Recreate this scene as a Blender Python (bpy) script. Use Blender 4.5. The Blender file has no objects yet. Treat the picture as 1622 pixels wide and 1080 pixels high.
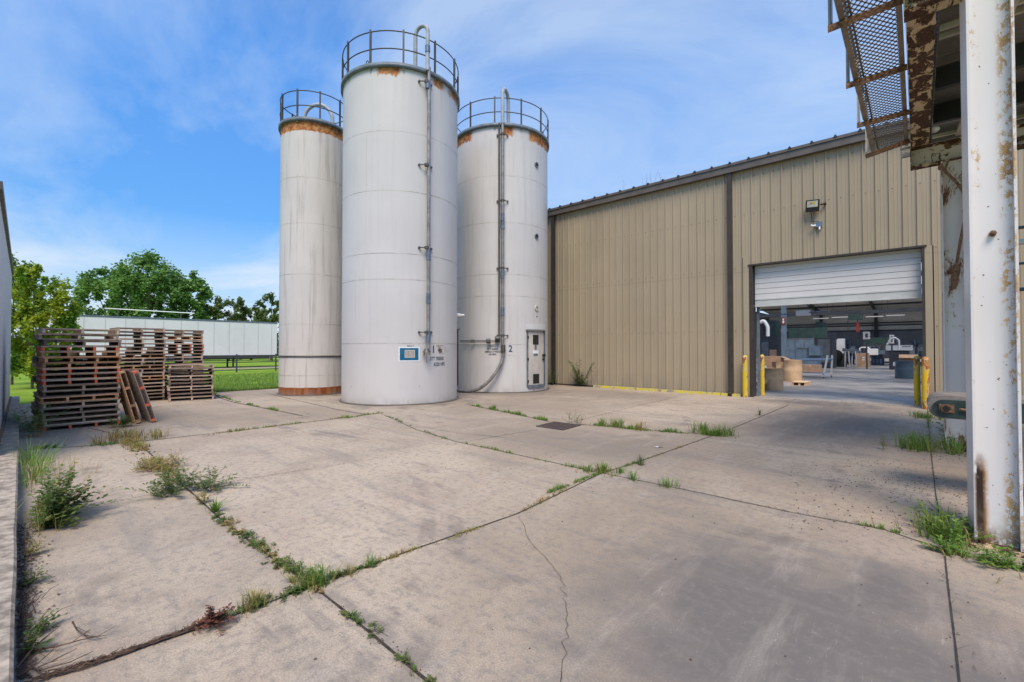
import bpy, math, random
from mathutils import Vector, Matrix, noise as mnoise
D = bpy.data; C = bpy.context; SC = C.scene; COL = SC.collection
R = math.radians; PI = math.pi
random.seed(11)
# ---------------------------------------------------------------- camera
# world axes follow the warehouse: X runs along its wall, Y points into it
FPX, CX, CY, CAMH = 721.0, 811.0, 540.0, 1.65
YAW, PITCH = R(41.74), R(0.95)
cam_data = D.cameras.new('camera'); cam_data.sensor_width = 36.0; cam_data.lens = 36.0 * FPX / 1622.0
cam_data.clip_start = 0.05; cam_data.clip_end = 3000
cam = D.objects.new('camera', cam_data); COL.objects.link(cam)
cam.location = (0, 0, CAMH); cam.rotation_euler = (PI / 2 + PITCH, 0, YAW)
SC.camera = cam
# ---------------------------------------------------------------- light
SUN_EL, SUN_AZ = R(57), math.atan2(-0.85, 0.70)      # azimuth of the direction towards the sun
sd = Vector((math.cos(SUN_EL) * math.cos(SUN_AZ), math.cos(SUN_EL) * math.sin(SUN_AZ), math.sin(SUN_EL)))
sun = D.lights.new('sun', 'SUN'); sun.energy = 3.1; sun.angle = R(30); sun.color = (1.0, 0.87, 0.72)
so = D.objects.new('sun', sun); COL.objects.link(so); so.rotation_euler = sd.to_track_quat('Z', 'Y').to_euler(); so.location = (-20, -20, 40)
world = D.worlds.new('World'); SC.world = world; world.use_nodes = True
wt = world.node_tree; wt.nodes.clear()
def wn(t, **k):
    n = wt.nodes.new(t)
    for a, b in k.items(): setattr(n, a, b)
    return n
w_out = wn('ShaderNodeOutputWorld'); w_bg = wn('ShaderNodeBackground'); w_bg.inputs['Strength'].default_value = 0.115
w_sky = wn('ShaderNodeTexSky'); w_sky.sky_type = 'NISHITA'; w_sky.sun_disc = False
w_sky.sun_elevation = SUN_EL; w_sky.sun_rotation = PI / 2 - SUN_AZ; w_sky.air_density = 1.0; w_sky.dust_density = 0.6; w_sky.ozone_density = 1.6
tc = wn('ShaderNodeTexCoord'); sep = wn('ShaderNodeSeparateXYZ'); wt.links.new(tc.outputs['Generated'], sep.inputs[0])
# project the view direction on a flat cloud layer
zz = wn('ShaderNodeMath', operation='ADD'); wt.links.new(sep.outputs['Z'], zz.inputs[0]); zz.inputs[1].default_value = 0.12
dx = wn('ShaderNodeMath', operation='DIVIDE'); wt.links.new(sep.outputs['X'], dx.inputs[0]); wt.links.new(zz.outputs[0], dx.inputs[1])
dy = wn('ShaderNodeMath', operation='DIVIDE'); wt.links.new(sep.outputs['Y'], dy.inputs[0]); wt.links.new(zz.outputs[0], dy.inputs[1])
cmb = wn('ShaderNodeCombineXYZ'); wt.links.new(dx.outputs[0], cmb.inputs[0]); wt.links.new(dy.outputs[0], cmb.inputs[1])
mp = wn('ShaderNodeMapping'); mp.inputs['Rotation'].default_value = (0, 0, R(50)); mp.inputs['Scale'].default_value = (0.62, 1.05, 1.0)
wt.links.new(cmb.outputs[0], mp.inputs[0])
n1 = wn('ShaderNodeTexNoise'); n1.inputs['Scale'].default_value = 0.9; n1.inputs['Detail'].default_value = 9; n1.inputs['Roughness'].default_value = 0.58; n1.inputs['Distortion'].default_value = 0.5
wt.links.new(mp.outputs[0], n1.inputs['Vector'])
cr = wn('ShaderNodeValToRGB'); cr.color_ramp.elements[0].position = 0.42; cr.color_ramp.elements[1].position = 0.63
cr.color_ramp.elements[0].color = (0.0, 0.0, 0.0, 1); cr.color_ramp.elements[1].color = (0.55, 0.55, 0.55, 1)
wt.links.new(n1.outputs['Fac'], cr.inputs[0])
hz = wn('ShaderNodeMapRange'); hz.inputs['From Min'].default_value = 0.0; hz.inputs['From Max'].default_value = 0.24
hz.inputs['To Min'].default_value = 0.92; hz.inputs['To Max'].default_value = 0.0
wt.links.new(sep.outputs['Z'], hz.inputs['Value'])
addm = wn('ShaderNodeMath', operation='ADD', use_clamp=True); wt.links.new(cr.outputs[0], addm.inputs[0]); wt.links.new(hz.outputs[0], addm.inputs[1])
satn = wn('ShaderNodeMix', data_type='RGBA', blend_type='MULTIPLY'); satn.inputs[0].default_value = 1.0
wt.links.new(w_sky.outputs[0], satn.inputs[6]); satn.inputs[7].default_value = (0.68, 1.24, 1.74, 1)
lowz = wn('ShaderNodeMapRange'); lowz.inputs['From Min'].default_value = 0.0; lowz.inputs['From Max'].default_value = 0.5; lowz.inputs['To Min'].default_value = 0.42; lowz.inputs['To Max'].default_value = 0.98
wt.links.new(sep.outputs['Z'], lowz.inputs['Value']); lsc = wn('ShaderNodeVectorMath', operation='SCALE'); wt.links.new(satn.outputs[2], lsc.inputs[0]); wt.links.new(lowz.outputs[0], lsc.inputs['Scale'])
mx = wn('ShaderNodeMix', data_type='RGBA'); wt.links.new(addm.outputs[0], mx.inputs[0]); wt.links.new(lsc.outputs[0], mx.inputs[6])
mx.inputs[7].default_value = (4.3, 5.1, 6.1, 1)
wt.links.new(mx.outputs[2], w_bg.inputs['Color']); wt.links.new(w_bg.outputs[0], w_out.inputs[0])
SC.view_settings.view_transform = 'Standard'; SC.view_settings.look = 'None'; SC.view_settings.gamma = 1.0
SC.view_settings.exposure = 0.50
SC.cycles.max_bounces = 6; SC.cycles.transparent_max_bounces = 8

# ---------------------------------------------------------------- measuring helpers
def ray(px, py):
    x = (px - CX) / FPX; u = (CY - py) / FPX
    f = math.cos(PITCH) - u * math.sin(PITCH); z = math.sin(PITCH) + u * math.cos(PITCH)
    cy, sy = math.cos(YAW), math.sin(YAW)
    return Vector((x * cy - f * sy, x * sy + f * cy, z))
CP = Vector((0, 0, CAMH))
def G(px, py, z=0.0):
    d = ray(px, py); t = (z - CAMH) / d.z; return CP + d * t
def AY(px, py, Y):
    d = ray(px, py); return CP + d * (Y / d.y)
def AX(px, py, X):
    d = ray(px, py); return CP + d * (X / d.x)
def AD(px, py, dist):                      # at a given depth along the view axis
    return CP + ray(px, py) * dist
rnd = random.uniform

# ---------------------------------------------------------------- mesh builder
class MB:
    def __init__(s): s.v = []; s.f = []; s.sm = []
    def add(s, vs, fs, smooth=False):
        o = len(s.v); s.v += [Vector(p) for p in vs]
        for f in fs: s.f.append([i + o for i in f]); s.sm.append(smooth)
        return s
    def box(s, x0, x1, y0, y1, z0, z1):
        return s.add([(x0,y0,z0),(x1,y0,z0),(x1,y1,z0),(x0,y1,z0),(x0,y0,z1),(x1,y0,z1),(x1,y1,z1),(x0,y1,z1)],
                     [(0,3,2,1),(4,5,6,7),(0,1,5,4),(1,2,6,5),(2,3,7,6),(3,0,4,7)])
    def hexa(s, p):                         # 8 points as in box
        return s.add(p, [(0,3,2,1),(4,5,6,7),(0,1,5,4),(1,2,6,5),(2,3,7,6),(3,0,4,7)])
    def bar(s, p0, p1, w, h, up=(0,0,1)):
        p0, p1 = Vector(p0), Vector(p1); d = (p1 - p0).normalized(); up = Vector(up)
        if abs(d.dot(up)) > 0.98: up = Vector((0, 1, 0))
        a = d.cross(up).normalized() * (w / 2); b = a.cross(d).normalized() * (h / 2)
        q = [p0 - a - b, p0 + a - b, p1 + a - b, p1 - a - b, p0 - a + b, p0 + a + b, p1 + a + b, p1 - a + b]
        return s.hexa(q)
    def tube(s, pts, r, n=8, caps=True, r1=None):
        pts = [Vector(p) for p in pts]; m = len(pts); vs = []; fs = []; up = None
        for i, p in enumerate(pts):
            d = (pts[min(i + 1, m - 1)] - pts[max(i - 1, 0)]).normalized()
            if up is None:
                up = Vector((0, 0, 1)) if abs(d.z) < 0.9 else Vector((1, 0, 0))
            a = d.cross(up).normalized(); b = a.cross(d).normalized(); up = b
            rr = r if r1 is None else r + (r1 - r) * i / (m - 1)
            for k in range(n):
                t = 2 * PI * k / n; vs.append(p + a * (rr * math.cos(t)) + b * (rr * math.sin(t)))
        for i in range(m - 1):
            for k in range(n):
                k2 = (k + 1) % n; fs.append((i*n + k, i*n + k2, (i+1)*n + k2, (i+1)*n + k))
        s.add(vs, fs, True)
        if caps:
            s.add(vs[:n], [tuple(range(n))[::-1]]); s.add(vs[-n:], [tuple(range(n))])
        return s
    def lathe(s, c, prof, n=32, smooth=True, a0=0, a1=2*PI):
        cx, cy, cz = c; full = abs(a1 - a0 - 2*PI) < 1e-6; vs = []; fs = []; cols = n if full else n + 1
        for (r, z) in prof:
            for k in range(cols):
                t = a0 + (a1 - a0) * k / n; vs.append((cx + r*math.cos(t), cy + r*math.sin(t), cz + z))
        for i in range(len(prof) - 1):
            for k in range(n):
                k2 = (k + 1) % cols; fs.append((i*cols + k, i*cols + k2, (i+1)*cols + k2, (i+1)*cols + k))
        return s.add(vs, fs, smooth)
    def cyl(s, c, r, h, n=20, r1=None):
        r1 = r if r1 is None else r1
        s.lathe(c, [(r, 0), (r1, h)], n)
        s.lathe(c, [(r1, h), (0.0005, h)], n, False); s.lathe(c, [(0.0005, 0), (r, 0)], n, False); return s
    def quad(s, a, b, c, d): return s.add([a, b, c, d], [(0, 1, 2, 3)])
    def patch(s, c, r, t0, t1, z0, z1, n=8, th=0.0):     # curved plate on a cylinder
        vs = []; fs = []
        for k in range(n + 1):
            t = t0 + (t1 - t0) * k / n
            for z in (z0, z1):
                for q in ((r - th), r) if th else (r,): vs.append((c[0] + q*math.cos(t), c[1] + q*math.sin(t), z))
        if not th:
            for k in range(n): i = 2*k; fs.append((i, i+2, i+3, i+1))
        else:
            for k in range(n):
                i = 4*k   # 0 in-bot 1 out-bot 2 in-top 3 out-top
                fs += [(i+1, i+5, i+7, i+3), (i+2, i+3, i+7, i+6), (i, i+4, i+5, i+1), (i, i+2, i+6, i+4)]
            m = 4*n; fs += [(0, 1, 3, 2), (m, m+2, m+3, m+1)]
        return s.add(vs, fs)

INV = {}
def _link(o, parent):
    COL.objects.link(o)
    if parent is not None: o.parent = parent
def setp(o, label, cat, group=None, kind=None):
    if label: o['label'] = label
    if cat: o['category'] = cat
    if group: o['group'] = group
    if kind: o['kind'] = kind
    return o
def thing(name, label, cat, loc=(0,0,0), rot=(0,0,0), group=None):
    o = D.objects.new(name, None); o.empty_display_size = 0.2; COL.objects.link(o); o.location = loc; o.rotation_euler = rot
    setp(o, label, cat, group)
    INV[o.name] = (Matrix.Translation(Vector(loc)) @ Matrix.Rotation(rot[2], 4, 'Z') @ Matrix.Rotation(rot[1], 4, 'Y') @ Matrix.Rotation(rot[0], 4, 'X')).inverted()
    return o
def part(name, mb, m, parent, local=False):
    me = D.meshes.new(name); inv = INV[parent.name]
    vs = mb.v if local else [inv @ p for p in mb.v]
    me.from_pydata([tuple(p) for p in vs], [], mb.f); me.polygons.foreach_set('use_smooth', mb.sm); me.materials.append(m); me.update()
    o = D.objects.new(name, me); _link(o, parent); INV[o.name] = inv
    return o
def solo(name, mb, m, label, cat, group=None, kind=None, origin=None):
    if origin is None:
        n = len(mb.v); origin = (sum(p.x for p in mb.v)/n, sum(p.y for p in mb.v)/n, min(p.z for p in mb.v))
    o3 = Vector(origin); me = D.meshes.new(name)
    me.from_pydata([tuple(p - o3) for p in mb.v], [], mb.f); me.polygons.foreach_set('use_smooth', mb.sm); me.materials.append(m); me.update()
    o = D.objects.new(name, me); COL.objects.link(o); o.location = o3
    INV[o.name] = Matrix.Translation(o3).inverted()
    return setp(o, label, cat, group, kind)
def struct(name, mb, m): return solo(name, mb, m, None, None, None, 'structure', (0, 0, 0))

# ---------------------------------------------------------------- materials
class NT:
    def __init__(s, name):
        s.m = D.materials.new(name); s.m.use_nodes = True; s.t = s.m.node_tree; s.t.nodes.clear()
        s.out = s.n('ShaderNodeOutputMaterial'); s.b = s.n('ShaderNodeBsdfPrincipled'); s.l(s.b.outputs[0], s.out.inputs[0])
        s.tc = s.n('ShaderNodeTexCoord')
    def n(s, t, **k):
        x = s.t.nodes.new(t)
        for a, b in k.items(): setattr(x, a, b)
        return x
    def l(s, a, b): s.t.links.new(a, b)
    def put(s, sock, v):
        if hasattr(v, 'is_linked'): s.l(v, sock)
        elif isinstance(v, tuple) and len(v) == 3 and sock.type == 'RGBA': sock.default_value = (*v, 1)
        else: sock.default_value = v
    def pos(s, scale=(1,1,1), rot=(0,0,0), loc=(0,0,0), src='Object'):
        mp = s.n('ShaderNodeMapping'); mp.inputs['Scale'].default_value = scale; mp.inputs['Rotation'].default_value = rot; mp.inputs['Location'].default_value = loc
        if src == 'World': g = s.n('ShaderNodeNewGeometry'); s.l(g.outputs['Position'], mp.inputs[0])
        else: s.l(s.tc.outputs[src], mp.inputs[0])
        return mp.outputs[0]
    def noise(s, scale, detail=4, rough=0.55, vec=None, dist=0.0):
        x = s.n('ShaderNodeTexNoise'); x.inputs['Scale'].default_value = scale; x.inputs['Detail'].default_value = detail
        x.inputs['Roughness'].default_value = rough; x.inputs['Distortion'].default_value = dist
        s.l(vec if vec is not None else s.tc.outputs['Object'], x.inputs['Vector']); return x.outputs['Fac']
    def ramp(s, v, a, b, lo=0.0, hi=1.0):
        x = s.n('ShaderNodeMapRange'); x.interpolation_type = 'SMOOTHSTEP'
        s.put(x.inputs['Value'], v); x.inputs['From Min'].default_value = a; x.inputs['From Max'].default_value = b
        x.inputs['To Min'].default_value = lo; x.inputs['To Max'].default_value = hi; return x.outputs[0]
    def math(s, op, a, b=0.0, clamp=False):
        x = s.n('ShaderNodeMath', operation=op, use_clamp=clamp); s.put(x.inputs[0], a); s.put(x.inputs[1], b); return x.outputs[0]
    def mix(s, f, a, b, blend='MIX'):
        x = s.n('ShaderNodeMix', data_type='RGBA', blend_type=blend); s.put(x.inputs[0], f); s.put(x.inputs[6], a); s.put(x.inputs[7], b); return x.outputs[2]
    def xyz(s, vec=None):
        x = s.n('ShaderNodeSeparateXYZ'); s.l(vec if vec is not None else s.tc.outputs['Object'], x.inputs[0]); return x.outputs
    def fin(s, col, rough=0.6, bump=None, bs=0.2, bd=0.02, metal=0.0, spec=0.5):
        s.put(s.b.inputs['Base Color'], col); s.put(s.b.inputs['Roughness'], rough); s.b.inputs['Metallic'].default_value = metal
        s.b.inputs['Specular IOR Level'].default_value = spec
        if bump is not None:
            b = s.n('ShaderNodeBump'); b.inputs['Strength'].default_value = bs; b.inputs['Distance'].default_value = bd
            s.l(bump, b.inputs['Height']); s.l(b.outputs[0], s.b.inputs['Normal'])
        return s.m
def m_simple(name, c, rough=0.6, var=0.25, sc=3.0, metal=0.0, dirt=None, spec=0.4):
    t = NT(name); f = t.noise(sc, 5, 0.6); lo = tuple(x*(1-var) for x in c); hi = tuple(min(1, x*(1+var*0.6)) for x in c)
    col = t.mix(t.ramp(f, 0.3, 0.7), lo, hi)
    if dirt:
        g = t.noise(sc*2.3, 6, 0.7); col = t.mix(t.ramp(g, 0.55, 0.72, 0, 0.7), col, dirt)
    return t.fin(col, rough, t.noise(sc*12, 3), 0.08, 0.01, metal, spec)

def m_concrete():
    t = NT('weathered_concrete'); P = t.tc.outputs['Object']; X = t.xyz()
    big = t.noise(0.22, 5, 0.55, None, 0.4); mid = t.noise(1.3, 6, 0.65, None, 0.3); fine = t.noise(14, 5, 0.75); gr = t.noise(90, 2, 0.6)
    col = t.mix(t.ramp(big, 0.42, 0.58), (0.345, 0.265, 0.186), (0.460, 0.366, 0.268))
    col = t.mix(t.ramp(mid, 0.46, 0.66, 0, 0.40), col, (0.250, 0.205, 0.162))
    warm = t.noise(0.5, 4, 0.6, t.pos((1, 1, 1), (0, 0, 0), (7, 3, 0)))
    col = t.mix(t.ramp(warm, 0.50, 0.62, 0, 0.55), col, (0.36, 0.27, 0.20))
    def steps(src, vals):
        acc = None
        for vv in vals:
            g = t.math('GREATER_THAN', src, vv); acc = g if acc is None else t.math('ADD', acc, g)
        return acc
    cb = t.n('ShaderNodeCombineXYZ'); t.l(steps(X[0], (-10.32, -6.15, -3.05, 0.14)), cb.inputs[0]); t.l(steps(X[1], (1.45, 5.36, 8.75)), cb.inputs[1])
    wnz = t.n('ShaderNodeTexWhiteNoise'); t.l(cb.outputs[0], wnz.inputs['Vector']); tone = t.math('ADD', 0.90, t.math('MULTIPLY', wnz.outputs['Value'], 0.20))
    scn = t.n('ShaderNodeVectorMath', operation='SCALE'); t.l(col, scn.inputs[0]); t.l(tone, scn.inputs['Scale']); col = scn.outputs[0]
    # wheel-blackened run in front of the door and patch nearer the camera
    def blob(cx, cy, rx, ry, r0, amt, ang=0.0):
        v = t.pos((1/rx, 1/ry, 0), (0, 0, 0), (-cx/rx, -cy/ry, 0))
        ln = t.n('ShaderNodeVectorMath', operation='LENGTH'); t.l(v, ln.inputs[0])
        wob = t.math('ADD', ln.outputs['Value'], t.math('MULTIPLY', t.math('SUBTRACT', mid, 0.5), 1.6))
        return t.ramp(wob, 1.0, r0, 0, amt)
    drk = (0.135, 0.118, 0.108)
    col = t.mix(blob(-0.55, 3.0, 1.7, 2.0, 0.3, 0.95), col, drk)
    col = t.mix(blob(-1.6, 12.5, 1.7, 5.2, 0.25, 0.72), col, drk)
    col = t.mix(blob(-2.2, 16.6, 2.6, 1.1, 0.2, 0.75), col, (0.085, 0.073, 0.068))
    col = t.mix(blob(-4.5, 6.8, 2.4, 1.5, 0.3, 0.35), col, drk)
    col = t.mix(blob(0.35, 9.0, 0.9, 3.0, 0.3, 0.45), col, (0.33, 0.22, 0.145))
    col = t.mix(blob(-12.6, 8.8, 2.9, 2.7, 0.5, 0.75), col, (0.11, 0.09, 0.075)); col = t.mix(blob(-12.8, 13.6, 3.6, 2.8, 0.5, 0.6), col, (0.13, 0.105, 0.088)); col = t.mix(blob(-17, 7.8, 2.2, 1.7, 0.5, 0.6), col, (0.13, 0.10, 0.08)); col = t.mix(blob(-14.6, 1.6, 2.6, 2.4, 0.5, 0.45), col, (0.20, 0.155, 0.12))
    col = t.mix(blob(-8.2, 14.8, 2.8, 2.0, 0.3, 0.5), col, (0.15, 0.12, 0.10))
    sm = t.noise(1.0, 5, 0.7, t.pos((0.35, 2.6, 1), (0, 0, R(12)))); col = t.mix(t.ramp(sm, 0.50, 0.66, 0, 0.42), col, (0.20, 0.175, 0.155))
    sm2 = t.noise(1.3, 5, 0.7, t.pos((2.4, 0.4, 1), (0, 0, R(-15)), (4, 1, 0))); col = t.mix(t.ramp(sm2, 0.50, 0.68, 0, 0.30), col, (0.47, 0.40, 0.33))
    col = t.mix(t.ramp(fine, 0.46, 0.66, 0, 0.62), col, (0.20, 0.17, 0.145))
    # thin pale scrapes
    sc = t.noise(2.5, 2, 0.5, t.pos((7.0, 0.45, 1), (0, 0, R(-25)))); sc2 = t.ramp(t.math('ABSOLUTE', t.math('SUBTRACT', sc, 0.5)), 0.006, 0.0, 0, 0.3)
    col = t.mix(t.math('MULTIPLY', sc2, t.ramp(mid, 0.5, 0.6)), col, (0.5, 0.46, 0.42))
    # turning tyre marks and old drips
    for cx_, cy_, rr_, w_, am in ((-7.5, -2.2, 6.6, 0.11, 0.4), (-7.5, -2.2, 6.35, 0.10, 0.35), (-7.2, 9.4, 3.4, 0.10, 0.35), (-9.0, 7.0, 8.2, 0.12, 0.4), (-9.0, 7.0, 8.5, 0.10, 0.35), (1.5, 1.0, 4.3, 0.12, 0.35)):
        v_ = t.pos((1, 1, 0), loc=(-cx_, -cy_, 0)); l_ = t.n('ShaderNodeVectorMath', operation='LENGTH'); t.l(v_, l_.inputs[0])
        a_ = t.math('MULTIPLY', t.ramp(t.math('ABSOLUTE', t.math('SUBTRACT', l_.outputs['Value'], rr_)), w_, w_*0.4), t.ramp(t.math('ADD', t.math('MULTIPLY', sm, 0.5), t.math('MULTIPLY', mid, 0.5)), 0.47, 0.58)); col = t.mix(t.math('MULTIPLY', a_, am), col, (0.14, 0.115, 0.10))
    vs_ = t.n('ShaderNodeTexVoronoi'); vs_.inputs['Scale'].default_value = 0.9; t.l(P, vs_.inputs['Vector'])
    sp_ = t.ramp(t.math('ADD', vs_.outputs['Distance'], t.math('MULTIPLY', t.math('SUBTRACT', fine, 0.5), 0.12)), 0.16, 0.06); col = t.mix(t.math('MULTIPLY', sp_, 0.42), col, (0.13, 0.105, 0.085))
    v = t.n('ShaderNodeTexVoronoi'); v.inputs['Scale'].default_value = 38; t.l(P, v.inputs['Vector'])
    agg = t.math('MULTIPLY', t.ramp(v.outputs['Distance'], 0.22, 0.10), t.ramp(fine, 0.50, 0.62))
    col = t.mix(t.math('MULTIPLY', t.math('MULTIPLY', agg, t.ramp(X[0], -1.5, -4.5, 0.25, 1.0)), 0.7), col, (0.78, 0.72, 0.63))
    v2 = t.n('ShaderNodeTexVoronoi'); v2.inputs['Scale'].default_value = 17; t.l(P, v2.inputs['Vector'])
    pit = t.math('MULTIPLY', t.ramp(v2.outputs['Distance'], 0.10, 0.04), t.ramp(t.noise(3.1, 2), 0.52, 0.6)); col = t.mix(t.math('MULTIPLY', pit, 0.6), col, (0.10, 0.085, 0.07))
    col = t.mix(t.ramp(gr, 0.42, 0.60, 0, 0.34), col, (0.14, 0.12, 0.10))
    h = t.math('ADD', t.math('MULTIPLY', fine, 0.5), t.math('MULTIPLY', gr, 0.35)); h = t.math('ADD', h, agg)
    return t.fin(col, t.ramp(mid, 0.3, 0.7, 0.72, 0.9), h, 0.35, 0.006, spec=0.3)
def m_silo(name, H, tone, topr, botr, grime, seed, sys=(), sd=14):
    t = NT(name); X = t.xyz(); z = X[2]
    st = t.noise(1.0, 6, 0.65, t.pos((7, 7, 0.35), loc=(seed, 0, 0))); soft = t.noise(0.8, 4, 0.5, t.pos(loc=(0, seed, 0)))
    col = t.mix(t.ramp(soft, 0.3, 0.7), tuple(c*0.93 for c in tone), tone)
    col = t.mix(t.ramp(st, 0.48, 0.68, 0, grime), col, (0.36, 0.33, 0.28))
    sp = t.noise(9, 5, 0.7, t.pos(loc=(seed, seed, 0))); col = t.mix(t.ramp(sp, 0.66, 0.75, 0, 0.35 + grime*0.5), col, (0.33, 0.28, 0.22))
    rn = t.noise(1.6, 6, 0.7, t.pos((2.2, 2.2, 0.8), loc=(seed, 1, 2))); rs = t.noise(1.0, 5, 0.6, t.pos((11, 11, 0.6), loc=(seed, 5, 2)))
    rc = t.mix(t.ramp(t.noise(6, 5, 0.7), 0.35, 0.65), (0.22, 0.055, 0.016), (0.50, 0.23, 0.07))
    for y_ in sys:
        ln = t.ramp(t.math('ABSOLUTE', t.math('SUBTRACT', z, 1.65 + (552 - y_)/721*sd)), 0.022, 0.008)
        col = t.mix(t.math('MULTIPLY', ln, t.ramp(t.noise(2.2, 4, 0.7), 0.45, 0.60, 0.16, 0.60)), col, (0.27, 0.245, 0.21))
    # rust under the top ring, bleeding down in streaks
    band = t.ramp(z, H - topr[0], H - topr[0]*0.35)
    jag = t.math('ADD', t.math('ADD', t.math('MULTIPLY', rn, 0.35), t.math('MULTIPLY', rs, 0.35)), t.math('MULTIPLY', t.noise(13, 5, 0.75), 0.30)); loc = t.ramp(t.noise(0.9, 2, 0.5, t.pos((1, 1, 0.2), loc=(seed*3, 2, 0))), 0.50 - topr[1]*0.25, 0.60 - topr[1]*0.25)
    m1 = t.math('MULTIPLY', loc, t.ramp(t.math('ADD', t.math('MULTIPLY', jag, 0.9), t.math('MULTIPLY', band, 0.22 + topr[1]*0.3)), 0.57, 0.66)); m1 = t.math('MULTIPLY', m1, t.ramp(band, 0.0, 0.25))
    col = t.mix(m1, col, rc)
    drip = t.math('MULTIPLY', t.ramp(z, H - topr[2], H - 0.1), t.ramp(rs, 0.60, 0.76)); col = t.mix(t.math('MULTIPLY', drip, 0.75), col, (0.35, 0.21, 0.11))
    for xs, za, zb in ((-0.9, 0.05, 0.19), (0.3, 0.24, 0.40), (-0.25, 0.45, 0.62), (0.7, 0.62, 0.8)):   # upright plate welds
        wl = t.math('MULTIPLY', t.ramp(t.math('ABSOLUTE', t.math('SUBTRACT', X[0], xs)), 0.018, 0.006), t.math('MULTIPLY', t.math('GREATER_THAN', z, za*H), t.math('LESS_THAN', z, zb*H))); col = t.mix(t.math('MULTIPLY', wl, 0.16), col, (0.2, 0.18, 0.16))
    # foot
    b2 = t.ramp(z, botr[0] + 0.12, botr[0] - 0.10)
    m2 = t.ramp(t.math('ADD', t.math('MULTIPLY', rn, b2), t.math('MULTIPLY', b2, botr[1])), 0.50, 0.60); col = t.mix(m2, col, t.mix(t.ramp(st, 0.4, 0.7), (0.20, 0.055, 0.015), (0.34, 0.11, 0.025)))
    dirt = t.math('MULTIPLY', t.ramp(t.math('ADD', z, t.math('MULTIPLY', rn, 0.5)), 0.62, 0.2), t.ramp(rn, 0.40, 0.60)); col = t.mix(t.math('MULTIPLY', dirt, 0.55), col, (0.30, 0.26, 0.20))
    return t.fin(col, t.math('ADD', 0.42, t.math('MULTIPLY', m1, 0.4)), soft, 0.05, 0.02, spec=0.35)
def m_rustpaint(name, paint, amt, rust=((0.13,0.05,0.025),(0.36,0.19,0.08)), sc=3.0, stretch=(1,1,0.35), flake=(0.55, 0.46, 0.33)):
    t = NT(name); n = t.noise(sc, 8, 0.72, t.pos(stretch), 0.5); n2 = t.noise(sc*5, 5, 0.7)
    lo = 0.72 - amt*0.5
    rc = t.mix(t.ramp(n2, 0.35, 0.65), rust[0], rust[1])
    col = t.mix(t.ramp(t.noise(1.2, 3), 0.3, 0.7), tuple(c*0.88 for c in paint), paint)
    col = t.mix(t.ramp(n, lo - 0.05, lo, 0, 0.8), col, flake)
    m = t.ramp(n, lo - 0.012, lo + 0.02); col = t.mix(m, col, rc)
    sp = t.ramp(t.noise(26, 3, 0.6), 0.70, 0.74); col = t.mix(t.math('MULTIPLY', sp, 0.7), col, rust[0])
    return t.fin(col, t.math('ADD', 0.42, t.math('MULTIPLY', m, 0.45)), t.math('ADD', t.math('MULTIPLY', m, 0.6), t.math('MULTIPLY', n2, 0.4)), 0.4, 0.008, spec=0.35)
def m_column():
    # white painted H-section: rust follows the web-to-flange corners and eats through low on the left
    t = NT('column_paint'); X = t.xyz(); n = t.noise(2.6, 6, 0.7, t.pos((1, 1, 0.6))); f = t.noise(26, 6, 0.8, t.pos((1, 1, 0.7))); v = t.noise(0.7, 3)
    col = t.mix(t.ramp(v, 0.3, 0.7), (0.64, 0.605, 0.57), (0.72, 0.68, 0.645))
    gs = t.noise(1.2, 5, 0.6, t.pos((9, 9, 0.4))); col = t.mix(t.ramp(gs, 0.55, 0.8, 0, 0.35), col, (0.5, 0.47, 0.42))
    def strip(x, w):   # distance mask around a vertical line in local x
        return t.ramp(t.math('ABSOLUTE', t.math('SUBTRACT', X[0], x)), w, w*0.3)
    rc = t.mix(t.ramp(f, 0.38, 0.62), (0.20, 0.075, 0.025), (0.55, 0.35, 0.14))
    a = t.math('MULTIPLY', strip(0.095, 0.07), t.ramp(t.math('ADD', t.math('MULTIPLY', n, 0.45), t.math('MULTIPLY', f, 0.55)), 0.515, 0.545)); col = t.mix(a, col, rc)
    b = t.math('MULTIPLY', strip(-0.10, 0.055), t.ramp(t.math('ADD', t.math('MULTIPLY', n, 0.6), t.math('MULTIPLY', f, 0.4)), 0.565, 0.60)); col = t.mix(b, col, rc)
    low = t.ramp(t.math('ADD', X[2], t.math('MULTIPLY', n, 0.5)), 1.0, 0.82)
    c = t.math('MULTIPLY', t.math('MULTIPLY', strip(-0.09, 0.055), low), t.ramp(t.math('ADD', n, t.math('MULTIPLY', f, 0.3)), 0.50, 0.60)); col = t.mix(c, col, (0.43, 0.20, 0.06))
    c2 = t.math('MULTIPLY', t.math('MULTIPLY', strip(-0.10, 0.045), low), t.ramp(t.math('ADD', n, t.math('MULTIPLY', f, 0.35)), 0.50, 0.57)); col = t.mix(c2, col, (0.035, 0.018, 0.012))
    foot = t.math('MULTIPLY', t.ramp(X[2], 0.22, 0.04), t.ramp(f, 0.42, 0.52)); col = t.mix(foot, col, (0.17, 0.09, 0.05))
    mo = t.math('MULTIPLY', t.ramp(X[2], 0.5, 0.1), t.ramp(n, 0.42, 0.6)); col = t.mix(t.math('MULTIPLY', mo, 0.35), col, (0.35, 0.36, 0.27))
    sp = t.ramp(t.noise(30, 2, 0.5), 0.735, 0.755); col = t.mix(sp, col, (0.16, 0.08, 0.04))
    al = t.math('ADD', a, b, True)
    return t.fin(col, t.math('ADD', 0.35, t.math('MULTIPLY', al, 0.4)), t.math('ADD', al, t.math('MULTIPLY', f, 0.15)), 0.35, 0.006, spec=0.45)
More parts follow.
